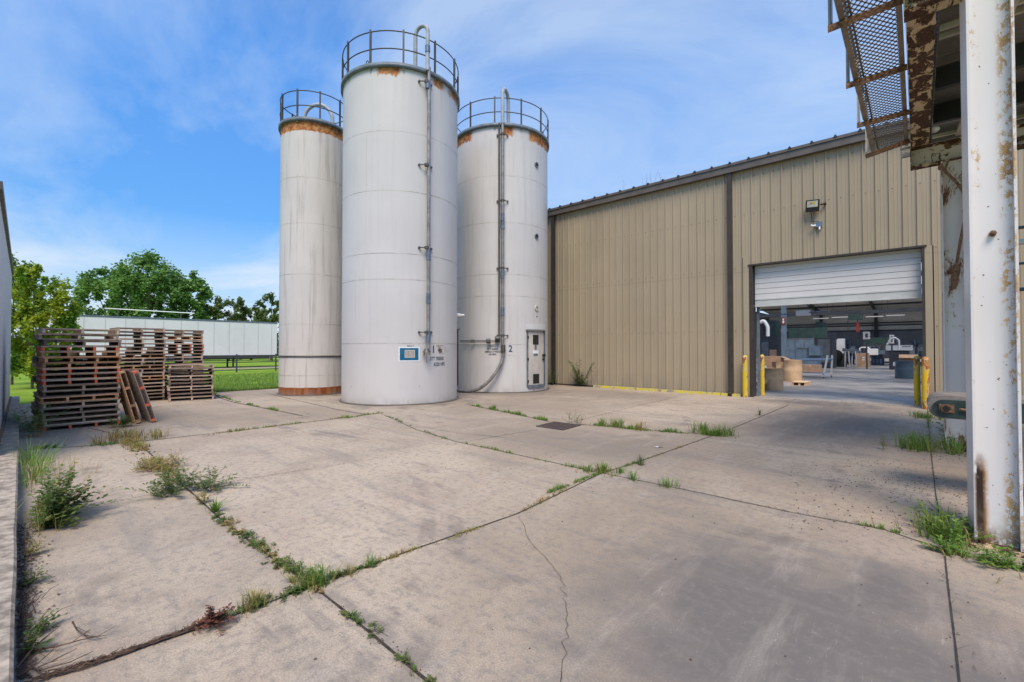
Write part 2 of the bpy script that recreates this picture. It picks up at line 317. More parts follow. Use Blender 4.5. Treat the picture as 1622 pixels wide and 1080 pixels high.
def m_wood(name, lo, hi, mid):
    t = NT(name); oi = t.n('ShaderNodeObjectInfo'); g = t.noise(5, 6, 0.7, t.pos((9, 1.0, 9), src='World')); k = t.noise(2.2, 3, 0.5, t.pos(src='World'))
    col = t.mix(t.ramp(g, 0.3, 0.7), lo, hi); col = t.mix(t.ramp(k, 0.4, 0.65, 0, 0.7), col, mid)
    b = t.math('ADD', 0.62, t.math('MULTIPLY', oi.outputs['Random'], 0.75)); mm = t.n('ShaderNodeVectorMath', operation='SCALE'); t.l(col, mm.inputs[0]); t.l(b, mm.inputs['Scale'])
    return t.fin(mm.outputs[0], 0.85, g, 0.3, 0.004, spec=0.2)
def m_leaf(name, a, b, c, sc=0.6, transl=0.35):
    t = NT(name); n = t.noise(sc, 4, 0.6); n2 = t.noise(sc*9, 3)
    col = t.mix(t.ramp(n, 0.35, 0.65), a, b); col = t.mix(t.ramp(n2, 0.5, 0.72), col, c)
    t.fin(col, 0.55, spec=0.3); tr = t.n('ShaderNodeBsdfTranslucent'); t.l(col, tr.inputs[0]); ms = t.n('ShaderNodeMixShader'); ms.inputs[0].default_value = transl
    t.l(t.b.outputs[0], ms.inputs[1]); t.l(tr.outputs[0], ms.inputs[2]); t.l(ms.outputs[0], t.out.inputs[0]); return t.m
def m_siding(name, c, seed=0, screws=False):
    t = NT(name); st = t.noise(1, 5, 0.6, t.pos((3, 3, 0.15), loc=(seed, 0, 0))); n = t.noise(0.6, 4, 0.6); sp = t.noise(22, 3, 0.6)
    col = t.mix(t.ramp(n, 0.3, 0.7), tuple(x*0.92 for x in c), c); col = t.mix(t.ramp(st, 0.55, 0.8, 0, 0.3), col, tuple(x*0.72 for x in c))
    z = t.xyz(t.pos(src='World'))[2]; col = t.mix(t.math('MULTIPLY', t.ramp(z, 0.9, 0.0), t.ramp(st, 0.4, 0.6, 0.15, 0.6)), col, (0.20, 0.175, 0.145))
    col = t.mix(t.ramp(sp, 0.72, 0.76, 0, 0.4), col, (0.16, 0.13, 0.10))
    if screws:
        W = t.xyz(t.pos(src='World')); fx = t.math('ABSOLUTE', t.math('SUBTRACT', t.math('FRACT', t.math('DIVIDE', W[0], 0.305)), 0.30)); mk = None
        for zz_ in (2.25, 4.45, 6.3, 7.6):
            q = t.math('MULTIPLY', t.ramp(fx, 0.07, 0.04), t.ramp(t.math('ABSOLUTE', t.math('SUBTRACT', W[2], zz_)), 0.022, 0.012)); mk = q if mk is None else t.math('ADD', mk, q)
            run_ = t.math('MULTIPLY', t.ramp(fx, 0.06, 0.02), t.math('MULTIPLY', t.ramp(W[2], zz_ - 0.5, zz_), t.math('LESS_THAN', W[2], zz_))); col = t.mix(t.math('MULTIPLY', run_, 0.22), col, (0.17, 0.13, 0.095))
        col = t.mix(t.math('MULTIPLY', mk, 0.8), col, (0.09, 0.07, 0.055))
        lap = t.ramp(t.math('ABSOLUTE', t.math('SUBTRACT', W[2], 4.3)), 0.03, 0.012); col = t.mix(t.math('MULTIPLY', lap, 0.18), col, (0.15, 0.12, 0.09))
        pan = t.n('ShaderNodeTexWhiteNoise', noise_dimensions='1D'); t.l(t.math('FLOOR', t.math('DIVIDE', W[0], 0.915)), pan.inputs['W']); sv = t.n('ShaderNodeVectorMath', operation='SCALE'); t.l(col, sv.inputs[0]); t.l(t.math('ADD', 0.95, t.math('MULTIPLY', pan.outputs['Value'], 0.10)), sv.inputs['Scale']); col = sv.outputs[0]
    return t.fin(col, 0.45, n, 0.04, 0.02, spec=0.4)
def m_grass_ground():
    t = NT('mown_grass'); n = t.noise(0.5, 6, 0.7); f = t.noise(14, 5, 0.8)
    col = t.mix(t.ramp(n, 0.35, 0.65), (0.17, 0.28, 0.022), (0.28, 0.38, 0.05)); col = t.mix(t.ramp(f, 0.4, 0.7, 0, 0.65), col, (0.055, 0.12, 0.012))
    return t.fin(col, 0.95, f, 0.8, 0.06, spec=0.1)

M = dict(
    conc=m_concrete(), soil=m_simple('joint_soil', (0.045, 0.036, 0.026), 0.95, 0.5, 18),
    curb=m_simple('old_kerb_concrete', (0.33, 0.27, 0.21), 0.9, 0.5, 11, dirt=(0.15, 0.12, 0.09)),
    grass=m_grass_ground(),
    tan=m_siding('tan_steel_siding', (0.352, 0.283, 0.190), 0, True), bronze=m_simple('dark_bronze_trim', (0.048, 0.036, 0.028), 0.45, 0.25, 4),
    fascia=m_simple('brown_fascia', (0.11, 0.092, 0.078), 0.45, 0.2, 3), greywall=m_siding('pale_corrugated_metal', (0.60, 0.60, 0.60), 4),
    ring=m_simple('grey_ring_steel', (0.13, 0.155, 0.18), 0.5, 0.3, 4), rail=m_simple('dark_rail_steel', (0.075, 0.072, 0.070), 0.5, 0.3, 5),
    pipe=m_simple('dull_aluminium_pipe', (0.27, 0.25, 0.23), 0.42, 0.3, 4, 0.35, dirt=(0.12, 0.10, 0.08)), hose=m_simple('grey_hose', (0.33, 0.35, 0.37), 0.5, 0.2, 5),
    darkpipe=m_simple('dark_conduit', (0.09, 0.085, 0.08), 0.5, 0.3, 6, 0.3), clamp=m_simple('blue_grey_clamp', (0.15, 0.19, 0.24), 0.4, 0.3, 8, 0.4),
    blue=m_simple('blue_sign_face', (0.0, 0.105, 0.19), 0.5, 0.25, 6), navy=m_simple('navy_lettering', (0.01, 0.05, 0.11), 0.6, 0.2, 20), black=m_simple('black_lettering', (0.02, 0.02, 0.022), 0.6, 0.2, 20),
    red=m_simple('red_lettering', (0.42, 0.05, 0.03), 0.6, 0.2, 12), cream=m_simple('cream_door_paint', (0.50, 0.45, 0.39), 0.5, 0.15, 2), hole=m_simple('dark_vent', (0.018, 0.017, 0.016), 0.7, 0.3, 9),
    doorw=m_siding('white_roller_slats', (0.62, 0.595, 0.57), 2), doorbar=m_simple('pale_door_bottom_bar', (0.50, 0.50, 0.47), 0.5, 0.12, 2),
    yellow=m_rustpaint('yellow_bollard_paint', (0.66, 0.46, 0.015), 0.36, ((0.20,0.06,0.02),(0.42,0.15,0.03)), 5), yellowrust=m_rustpaint('rusty_yellow_paint', (0.70, 0.44, 0.012), 0.46, ((0.24,0.07,0.02),(0.50,0.17,0.02)), 4),
    ykerb=m_rustpaint('yellow_kerb_paint', (0.55, 0.45, 0.05), 0.35, ((0.2,0.17,0.1),(0.35,0.3,0.2)), 4, (1,1,1)),
    column=m_column(), rustbeam=m_rustpaint('heavily_rusted_steel', (0.55, 0.42, 0.25), 0.52, ((0.030,0.016,0.011),(0.105,0.050,0.028)), 6, (1,0.55,1), (0.55,0.40,0.22)),
    crossb=m_rustpaint('flaking_white_beam', (0.56, 0.48, 0.40), 0.36, ((0.05,0.028,0.018),(0.19,0.10,0.05)), 4, (0.6,1,1)), bracket=m_rustpaint('rusty_bracket', (0.34, 0.29, 0.22), 0.72, ((0.09,0.04,0.022),(0.27,0.15,0.08)), 7, (1,1,1)),
    grate=m_simple('galvanised_grating', (0.17, 0.15, 0.13), 0.6, 0.2, 5, 0.3), gframe=m_simple('grating_frame', (0.26, 0.215, 0.17), 0.55, 0.25, 5, 0.2),
    underroof=m_simple('canopy_roof_sheet', (0.22, 0.20, 0.18), 0.6, 0.2, 1.5), purlin=m_simple('cream_purlin', (0.45, 0.41, 0.34), 0.55, 0.2, 3),
    wood=m_wood('weathered_pallet_wood', (0.26, 0.185, 0.14), (0.60, 0.48, 0.37), (0.42, 0.30, 0.21)), woodb=m_wood('brown_pallet_wood', (0.28, 0.13, 0.065), (0.60, 0.36, 0.20), (0.48, 0.27, 0.15)),
    woodd=m_wood('dark_pallet_wood', (0.10, 0.072, 0.060), (0.30, 0.225, 0.18), (0.19, 0.13, 0.10)), woodred=m_simple('red_painted_blocks', (0.62, 0.12, 0.05), 0.8, 0.35, 12),
    trailer=m_siding('white_trailer_side', (0.74, 0.70, 0.67), 6), trailerd=m_simple('trailer_underframe', (0.05, 0.045, 0.042), 0.7, 0.3, 3), tyre=m_simple('tyre_rubber', (0.025, 0.025, 0.026), 0.9, 0.2, 5),
    bark=m_simple('tree_bark', (0.085, 0.062, 0.045), 0.95, 0.4, 6), leaf1=m_leaf('maple_leaves', (0.10, 0.21, 0.045), (0.17, 0.31, 0.06), (0.23, 0.36, 0.09), 0.35),
    leaf2=m_leaf('dull_leaves', (0.085, 0.13, 0.035), (0.14, 0.19, 0.05), (0.18, 0.21, 0.07), 0.35), leafy=m_leaf('yellow_green_leaves', (0.16, 0.30, 0.03), (0.40, 0.42, 0.03), (0.22, 0.36, 0.04), 0.9, 0.45),
    gblade=m_leaf('weed_green', (0.10, 0.22, 0.03), (0.20, 0.29, 0.05), (0.27, 0.30, 0.08), 3.0), gdry=m_leaf('weed_drying', (0.34, 0.31, 0.09), (0.34, 0.20, 0.09), (0.20, 0.27, 0.05), 4.0),
    gdark=m_leaf('weed_dark_green', (0.075, 0.135, 0.03), (0.13, 0.18, 0.045), (0.20, 0.17, 0.06), 3.0), dead=m_simple('dead_stems', (0.11, 0.068, 0.048), 0.9, 0.5, 8), deadr=m_simple('dead_red_leaves', (0.15, 0.055, 0.032), 0.9, 0.4, 10),
    intfloor=m_simple('sealed_factory_floor', (0.30, 0.275, 0.25), 0.42, 0.45, 0.8, dirt=(0.36, 0.34, 0.29)), ins=m_simple('white_insulation_facing', (0.78, 0.76, 0.70), 0.7, 0.1, 0.4), steel=m_simple('dark_primer_steel', (0.05, 0.055, 0.066), 0.6, 0.2, 2),
    intgrey=m_simple('dim_factory_wall', (0.22, 0.23, 0.25), 0.7, 0.2, 0.5), board=m_simple('cardboard', (0.66, 0.45, 0.27), 0.85, 0.15, 3), boardd=m_simple('brown_cardboard', (0.42, 0.27, 0.18), 0.85, 0.2, 3),
    white=m_simple('white_enamel', (0.72, 0.73, 0.73), 0.4, 0.08, 4), bgrey=m_simple('blue_grey_enamel', (0.15, 0.21, 0.27), 0.5, 0.2, 3), green=m_simple('dark_green_enamel', (0.035, 0.065, 0.058), 0.5, 0.3, 3),
    barrel=m_simple('slate_blue_plastic', (0.085, 0.13, 0.165), 0.35, 0.12, 2), machine=m_simple('machine_grey', (0.13, 0.15, 0.17), 0.5, 0.25, 2), redp=m_simple('red_enamel', (0.24, 0.035, 0.03), 0.5, 0.2, 4),
    belt=m_simple('conveyor_belt_rubber', (0.23, 0.195, 0.165), 0.7, 0.3, 6), convg=m_simple('conveyor_green_paint', (0.03, 0.052, 0.045), 0.5, 0.4, 9, dirt=(0.09, 0.05, 0.03)),
    grating=m_simple('drain_iron', (0.10, 0.07, 0.06), 0.7, 0.4, 12), lampglass=m_simple('lamp_glass', (0.55, 0.52, 0.42), 0.15, 0.2, 12), paper=m_simple('white_paper', (0.75, 0.75, 0.72), 0.7, 0.05, 9),
    hill=m_leaf('distant_treeline_leaves', (0.05, 0.09, 0.03), (0.07, 0.12, 0.035), (0.09, 0.13, 0.05), 0.1))

# ---------------------------------------------------------------- ground, kerb, joints
YE = -20.0; WALLY = 17.2
gmb = MB().add([(-900, -900, -0.06), (900, -900, -0.06), (900, 900, -0.06), (-900, 900, -0.06)], [(0, 1, 2, 3)])
struct('ground', gmb, M['grass'])
cm = MB(); cm.box(YE, 14, -4, WALLY + 0.02, -0.05, 0.0); struct('concrete_yard', cm, M['conc'])

def strip(mb, pts, w, z=0.004, seed=0, jit=0.3):
    # ragged dark line following ground points
    P = []
    for i in range(len(pts) - 1):
        a, b = pts[i], pts[i + 1]; n = max(1, int((b - a).length / 0.12))
        P += [a.lerp(b, k / n) for k in range(n)]
    P.append(pts[-1]); vs = []; fs = []
    for i, p in enumerate(P):
        d = (P[min(i+1, len(P)-1)] - P[max(i-1, 0)]); d.z = 0; d.normalize(); s = Vector((-d.y, d.x, 0))
        c = s * (w * jit * 1.2 * (mnoise.noise(Vector((i * 0.13, seed, 0)))))
        wl = w * (0.5 + jit * mnoise.noise(Vector((i * 0.7, seed + 5, 0)))); wr = w * (0.5 + jit * mnoise.noise(Vector((i * 0.7, seed + 9, 1))))
        vs += [(p.x + c.x + s.x*wl, p.y + c.y + s.y*wl, z), (p.x + c.x - s.x*wr, p.y + c.y - s.y*wr, z)]
    for i in range(len(P) - 1): fs.append((2*i, 2*i+1, 2*i+3, 2*i+2))
    mb.add(vs, fs)
def gl(*pp): return [G(x, y) for x, y in pp]
J = {
 'main': (gl((50, 1076), (200, 1035), (330, 990), (500, 925), (660, 868), (820, 813), (950, 750), (1010, 731), (1150, 682), (1215, 655), (1250, 640)), 0.028),
 'left': (gl((60, 660), (190, 688), (235, 715), (275, 757), (310, 785), (350, 822), (420, 876), (505, 935), (590, 1005), (690, 1090)), 0.022),
 'mid': (gl((603, 654), (660, 680), (720, 698), (830, 722), (945, 747), (1090, 776), (1259, 812), (1400, 838), (1470, 862)), 0.02),
 'far': (gl((34, 712), (180, 703), (300, 690), (430, 675), (560, 659), (606, 653)), 0.03),
 'silo': (gl((430, 624), (534, 648), (575, 655)), 0.03),
 'wall': (gl((740, 640), (800, 652), (870, 667)), 0.03), 'wall2': (gl((912, 671), (1000, 678), (1140, 689)), 0.03),
 'drain_a': (gl((720, 702), (790, 690), (852, 680)), 0.012), 'drain_b': (gl((905, 668), (985, 648), (1060, 631)), 0.014),
 'door': (gl((1469, 645), (1473, 700), (1482, 780), (1496, 870), (1508, 980), (1522, 1100)), 0.013),
 'pale': (gl((95, 812), (138, 802), (235, 784), (366, 762), (500, 741)), 0.007), 'pale2': (gl((500, 741), (620, 722), (720, 702)), 0.004),
 'grassy': (gl((335, 622), (352, 631), (372, 637), (440, 650), (480, 658)), 0.04),
}
jm = MB()
for i, (k, (pts, w)) in enumerate(J.items()): strip(jm, pts, w * (0.8 if k in ('left', 'far', 'wall', 'wall2') else 0.62), 0.004 + 0.0006 * i, i * 3.1)
struct('slab_joint', jm, M['soil'])
crm = MB()
def crack(pts, w, sd):
    q = [pts[0]]
    for a, b in zip(pts[:-1], pts[1:]):
        for k in range(1, 7):
            p = a.lerp(b, k / 6); q.append(p + Vector((mnoise.noise(Vector((k + sd, p.x*3, 0)))*0.05, mnoise.noise(Vector((p.y*3, sd, 4)))*0.05, 0)))
    strip(crm, q, w, 0.012, sd, 0.45)
crack(gl((822, 818), (835, 852), (862, 886), (893, 922), (900, 960), (893, 1010), (886, 1090)), 0.0028, 2)
crack(gl((440, 275+400), (520, 690), (600, 703), (690, 716)), 0.003, 9)
struct('slab_crack', crm, M['soil'])

# drain grate
dg = MB(); q = [G(849, 675), G(892, 681), G(920, 672.5), G(878, 668)]
ax = (q[1] - q[0]); ay = (q[3] - q[0]); o = q[0]
def dgq(u0, u1, v0, v1, z0, z1): 
    pp = [o + ax*u + ay*v for u, v in ((u0, v0), (u1, v0), (u1, v1), (u0, v1))]
    dg.hexa([(p.x, p.y, z0) for p in pp] + [(p.x, p.y, z1) for p in pp])
for e in ((0, 1, 0, .06), (0, 1, .94, 1), (0, .05, .06, .94), (.95, 1, .06, .94)): dgq(*e, 0.006, 0.022)
for k in range(15): u = 0.07 + k * 0.059; dgq(u, u + 0.032, .06, .94, 0.008, 0.019)
dgr = thing('drain_grate', 'rusty iron drain grate set into the concrete among the slab joint weeds', 'drain grate', tuple(q[0]))
part('grate_bars', dg, M['grating'], dgr)
dp = MB(); pp = [o + ax*u + ay*v for u, v in ((0, 0), (1, 0), (1, 1), (0, 1))]; dp.add([(p.x, p.y, 0.0055) for p in pp], [(0, 1, 2, 3)]); part('grate_pit', dp, M['hole'], dgr)

# left kerb and corrugated wall beside the photographer
kb = MB(); N = 60; vs = []; fs = []
kA, kB = G(22, 1090, 0.18), G(31, 640, 0.18)
kdir = (kB - kA); kdir.z = 0
for i in range(N + 1):
    t = -0.25 + 1.95 * i / N; p = kA + kdir * t
    if p.x < YE - 1.0: p = kA + kdir * ((YE - 1.0 - kA.x) / kdir.x)
    j = 0.012 * mnoise.noise(Vector((p.x*3, 0, 0))); j2 = 0.012 * mnoise.noise(Vector((p.x*2, 5, 0)))
    vs += [(p.x, p.y + j, -0.02), (p.x, p.y + j, 0.165 + j2), (p.x, p.y - 0.015 + j, 0.182 + j2), (p.x, p.y - 1.1, 0.185)]
for i in range(N):
    for k in range(3): fs.append((4*i + k, 4*i + k + 1, 4*i + k + 5, 4*i + k + 4))
kb.add(vs, fs); solo('concrete_kerb', kb, M['curb'], 'long worn concrete kerb running along the left edge of the yard', 'kerb')
wa, wb = G(-4, 690, 0.18), G(14, 630, 0.18); wb.x, wa.x = wb.x, wa.x
lw = thing('corrugated_wall_building', 'low building side of pale corrugated metal at the left edge of the photo', 'building', tuple(wb))
d = (wb - wa).normalized(); nrm = Vector((-d.y, d.x, 0));  nrm = nrm if nrm.y > 0 else -nrm
L = (wb - wa).length + 2.2; start = wb; dirn = -d
cmx = MB(); vs = []; fs = []; n = int(L / 0.05)
for i in range(n + 1):
    p = start + dirn * (i * 0.05) + nrm * (0.022 * math.sin(i * PI / 3)); vs += [(p.x, p.y, 0.20), (p.x, p.y, 3.85)]
for i in range(n): fs.append((2*i, 2*i+1, 2*i+3, 2*i+2))
cmx.add(vs, fs, True); part('wall_sheet', cmx, M['greywall'], lw)
e0, e1 = start + dirn * 0, start + dirn * L
b = MB(); b.hexa([tuple(x) for x in (e0 - nrm*0.03, e1 - nrm*0.03, e1 - nrm*3, e0 - nrm*3)] + [(x.x, x.y, 3.84) for x in (e0 - nrm*0.03, e1 - nrm*0.03, e1 - nrm*3, e0 - nrm*3)]); part('building_core', b, M['greywall'], lw)
b = MB(); b.hexa([(x.x, x.y, 3.84) for x in (e0 + nrm*0.06, e1 + nrm*0.06, e1 - nrm*3.1, e0 - nrm*3.1)] + [(x.x, x.y, 3.95) for x in (e0 + nrm*0.06, e1 + nrm*0.06, e1 - nrm*3.1, e0 - nrm*3.1)]); part('roof_edge', b, M['fascia'], lw)
b = MB(); b.bar(e0 + nrm*0.03 + Vector((0,0,0.03)), e1 + nrm*0.03 + Vector((0,0,0.03)), 0.05, 0.06); part('base_flashing', b, M['bracket'], lw)

# ---------------------------------------------------------------- warehouse
JL, JR = AY(1190, 620, WALLY).x, AY(1465, 620, WALLY).x
HZ = AY(1190, 422, WALLY).z; EAVE = 8.0; XL, XR = -21.0, 10.0
wh = thing('warehouse', 'long tan ribbed steel warehouse with a dark roof edge and an open roller door', 'warehouse', (JL, WALLY, 0))
def corr(mb, x0, x1, z0, z1, y=WALLY):
    # ribbed sheet: a major rib each 0.305 m and two shallow ones between
    P = 0.305; prof = [(0, 0), (0.018, -0.042), (0.048, -0.042), (0.066, 0), (0.125, 0), (0.133, -0.006), (0.153, -0.006), (0.161, 0), (0.21, 0), (0.218, -0.006), (0.238, -0.006), (0.246, 0)]
    pts = []; k = math.floor(x0 / P) - 1
    while k * P < x1 + P:
        for a, b in prof:
            x = k * P + a
            if x0 <= x <= x1: pts.append((x, y + b))
        k += 1
    pts = [(x0, y)] + pts + [(x1, y)]; vs = []; fs = []
    for x, yy in pts: vs += [(x, yy, z0), (x, yy, z1)]
    for i in range(len(pts) - 1): fs.append((2*i, 2*i+2, 2*i+3, 2*i+1))
    mb.add(vs, fs)
w = MB(); corr(w, XL, JL - 0.02, 0.06, EAVE); corr(w, JL - 0.02, JR + 0.02, HZ + 0.02, EAVE); corr(w, JR + 0.02, XR, 0.06, EAVE)
part('front_wall', w, M['tan'], wh)
b = MB(); IY = WALLY + 0.12
for x0, x1, z0, z1 in ((XL, JL - 0.25, 0, EAVE), (JR + 0.25, XR, 0, EAVE), (JL - 0.25, JR + 0.25, HZ + 0.25, EAVE)): b.box(x0, x1, IY, IY + 0.02, z0, z1)
part('inner_lining', b, M['intgrey'], wh)
BY = 97.0
b = MB(); b.box(XL, XR + 14, BY, BY + 0.1, 4.55, 7.9); part('back_wall_insulation', b, M['ins'], wh)
b = MB(); b.box(XL, XR + 14, BY - 0.02, BY + 0.08, 0, 4.55); b.box(XL - 0.1, XL, WALLY + 0.14, BY, 0, EAVE); b.box(XR + 14, XR + 14.1, WALLY + 0.14, BY, 0, EAVE); b.box(XR, XR + 14, WALLY + 0.14, WALLY + 0.2, 0, EAVE); part('side_wall', b, M['intgrey'], wh)
b = MB()
for z in (4.5, 5.35, 5.75, 7.55): b.box(XL, XR + 14, BY - 0.28, BY - 0.05, z, z + 0.16)
for k in range(6): x = -12.0 + k * 7.6 - 1.0; b.box(x, x + 0.45, BY - 0.75, BY - 0.3, 0, 7.7)
part('back_wall_frame', b, M['steel'], wh)
# gabled roof; unseen gaps added between panels to let skylight brighten the hall
b = MB(); RY = 57.0; RZ = 11.0
def rz(y): return EAVE + (RZ - EAVE) * (1 - abs(y - RY) / (RY - WALLY)) + 0.02
for ya, yb in ((WALLY + 0.02, 17.8), (25.5, 28.5), (34, 37), (42.5, 45.5), (51, 62), (67.5, 70.5), (76, 79), (84.5, 97.3)):
    for (y0, y1) in (((ya, RY), (RY, yb)) if ya < RY < yb else ((ya, yb),)):
        p = [(XL, y0, rz(y0)), (XR + 14, y0, rz(y0)), (XR + 14, y1, rz(y1)), (XL, y1, rz(y1))]
        b.hexa(p + [(x, y, z + 0.12) for x, y, z in p])
part('roof_panels', b, M['ins'], wh)
b = MB()
for k in range(6):
    x = -12.8 + k * 7.6
    for (y0, y1) in ((WALLY + 0.4, RY), (RY, BY - 0.3)): b.bar((x, y0, rz(y0) - 0.35), (x, y1, rz(y1) - 0.35), 0.2, 0.6)
for y in (24, 31, 38, 45, 52, 62, 69, 76, 83, 90): b.box(XL, XR + 14, y, y + 0.12, rz(y) - 0.28, rz(y) - 0.02)
part('roof_frame', b, M['steel'], wh)
# eave trim
b = MB(); b.box(XL - 0.1, XR, WALLY - 0.20, WALLY - 0.04, EAVE - 0.16, EAVE + 0.06); b.box(XL - 0.1, XR, WALLY - 0.235, WALLY + 0.01, EAVE + 0.061, EAVE + 0.15)
part('eave_fascia', b, M['fascia'], wh)
k = -24
while k * 0.61 < XR: 
    x = k * 0.61; b = MB(); b.add([(x - .055, WALLY - .25, EAVE + .122), (x + .055, WALLY - .25, EAVE + .122), (x + .02, WALLY - .25, EAVE + .20), (x - .02, WALLY - .25, EAVE + .20), (x - .055, WALLY + .5, EAVE + .16), (x + .055, WALLY + .5, EAVE + .16), (x + .02, WALLY + .5, EAVE + .24), (x - .02, WALLY + .5, EAVE + .24)], [(0, 1, 2, 3), (0, 3, 7, 4), (1, 5, 6, 2), (3, 2, 6, 7)]); part('roof_rib_end', b, M['bronze'], wh); k += 1
for px in (879, 1159):
    x = AY(px, 450, WALLY).x; b = MB(); b.box(x - 0.10, x + 0.06, WALLY - 0.15, WALLY - 0.037, 0.08, EAVE - 0.16); b.bar((x - 0.02, WALLY - 0.1, 0.12), (x - 0.02, WALLY - 0.28, 0.05), 0.12, 0.08, (0, 1, 0))
    part('downspout', b, M['bronze'], wh)
b = MB(); b.box(XL, JL - 0.3, WALLY - 0.05, WALLY + 0.03, 0.0, 0.06); b.box(JR + 0.3, XR, WALLY - 0.05, WALLY + 0.03, 0.0, 0.06); part('base_trim', b, M['bronze'], wh)
b = MB(); b.box(JL - 0.03, JL + 0.08, WALLY - 0.05, WALLY + 0.35, 0, HZ); b.box(JR - 0.03, JR + 0.03, WALLY - 0.05, WALLY + 0.35, 0, HZ); b.box(JL - 0.06, JR + 0.08, WALLY - 0.075, WALLY + 0.33, HZ, HZ + 0.05); part('door_trim', b, M['bronze'], wh)
for x0, x1, zt in ((JL - 0.24, JL - 0.035, HZ + .3), (JR + 0.035, JR + 0.22, HZ + .02)): b = MB(); b.box(x0, x1, WALLY - 0.042, WALLY - 0.02, 0.05, zt); part('jamb_flashing', b, M['tan'], wh)
# roller door, part lowered
DB = AY(1190, 487, WALLY + 0.25).z + 0.02
rd = part('roller_door', MB().box(JL + 0.14, JR - 0.03, WALLY + 0.40, WALLY + 0.44, HZ - 0.3, HZ + 0.3), M['doorw'], wh)
b = MB(); z = DB + 0.24; prof = []; vs = []; fs = []
while z < HZ + 0.2:
    prof += [(0.20, z), (0.20, z + 0.155), (0.222, z + 0.162), (0.222, z + 0.172), (0.20, z + 0.18)]; z += 0.18
for yy, zz in prof: vs += [(JL + 0.10, WALLY + yy, zz), (JR - 0.04, WALLY + yy, zz)]
for i in range(len(prof) - 1): fs.append((2*i, 2*i+1, 2*i+3, 2*i+2))
b.add(vs, fs); part('slat_curtain', b, M['doorw'], rd)
b = MB(); b.box(JL + 0.10, JR - 0.035, WALLY + 0.185, WALLY + 0.215, DB + 0.20, DB + 0.245); b.box(JL + 0.09, JR - 0.035, WALLY + 0.20, WALLY + 0.24, DB, DB + 0.20); b.box(JL + 0.09, JR - 0.035, WALLY + 0.19, WALLY + 0.25, DB - 0.03, DB); part('bottom_bar', b, M['doorbar'], rd)
b = MB(); b.box(JL + 0.105, JL + 0.18, WALLY + 0.36, WALLY + 0.46, 0, DB + 0.4); part('door_guide', b, M['ring'], rd)
b = MB(); b.box(JL + 0.02, JL + 0.10, WALLY + 0.08, WALLY + 0.2, DB + 0.05, HZ); part('dark_gap_fill', b, M['hole'], rd)  # near-black box stands in for the shade in the gap beside the curtain
fl = MB(); fl.box(XL, XR + 14, WALLY + 0.02, BY, -0.05, 0.012); struct('factory_floor', fl, M['intfloor'])
th = MB(); th.box(JL - 0.02, JR + 0.02, WALLY + 0.03, WALLY + 0.42, 0.0125, 0.02); struct('door_threshold', th, M['curb'])
# twigs sprouting on the roof
for px, n in ((985, 3), (1028, 5), (1048, 4)):
    p0 = AY(px, 290, WALLY + 0.6); p0.z = EAVE + 0.1; b = MB()
    for k in range(n):
        q0 = p0 + Vector((rnd(-.3, .3), rnd(0, .3), 0)); h = rnd(0.4, 0.95); b.tube([q0, q0 + Vector((rnd(-.05, .05), 0, h*.5)), q0 + Vector((rnd(-.15, .15), 0, h))], 0.006, 3, False, 0.003)
    solo('roof_weed', b, M['dead'], {985: 'wispy dry weed on the roof edge, leftmost of the three', 1028: 'wispy dry weed on the roof edge, middle one of the three', 1048: 'wispy dry weed on the roof edge, rightmost of the three'}[px], 'weed', 'weeds sprouting on the roof edge')

# wall floodlight and camera
p = AY(1287, 326, WALLY - 0.22); fl_ = thing('flood_light', 'black square floodlight tilted down on the tan wall above the door', 'floodlight', tuple(p))
rm = Matrix.Rotation(R(14), 4, 'X') @ Matrix.Rotation(R(5), 4, 'Y')
def rb(mb, x0, x1, y0, y1, z0, z1, c=p, r=rm):
    mb.hexa([c + (r @ Vector(q)) for q in ((x0,y0,z0),(x1,y0,z0),(x1,y1,z0),(x0,y1,z0),(x0,y0,z1),(x1,y0,z1),(x1,y1,z1),(x0,y1,z1))]); return mb
b = rb(MB(), -.18, .18, -.035, .05, -.20, .17); rb(b, -.165, .165, .051, .09, -.16, .12)
for k in range(8): rb(b, -.17 + k*.045, -.16 + k*.045, .09, .12, -.14, .1)
part('housing', b, M['hole'], fl_); part('lamp_face', rb(MB(), -.145, .145, -.04, -.036, -.05, .14), M['lampglass'], fl_)
part('led_panel', rb(MB(), -.06, .07, -.046, -.041, .05, .10), M['yellow'], fl_)
b = MB(); b.tube([p + Vector((.2, .06, 0)), p + Vector((.3, .12, .02)), p + Vector((.33, .24, .03))], 0.025, 8); b.cyl((p.x + .31, p.y + .17, p.z + 0.0), .032, .06, 12); part('mount_arm', b, M['hole'], fl_)
q = AY(1297, 356, WALLY - 0.1); b = MB(); b.tube([p + Vector((-.05, .05, -.18)), p + Vector((-.04, .12, -.36)), q + Vector((-.2, .0, .12)), q + Vector((0, 0, .1))], 0.009, 5); part('cable', b, M['hole'], fl_)
sb = thing('junction_box', 'small grey junction box with a sensor eye below the floodlight', 'junction box', tuple(q))
part('box', MB().box(q.x - .075, q.x + .075, q.y - .02, q.y + .1, q.z - .09, q.z + .08), M['clamp'], sb)
b = MB(); b.tube([q + Vector((-.08, 0, -.02)), q + Vector((-.16, -.03, -.03)), q + Vector((-.21, -.05, 0))], .03, 8); b.tube([q + Vector((.02, 0, -.08)), q + Vector((.02, -.02, -.17))], .025, 8); part('sensor', b, M['white'], sb)

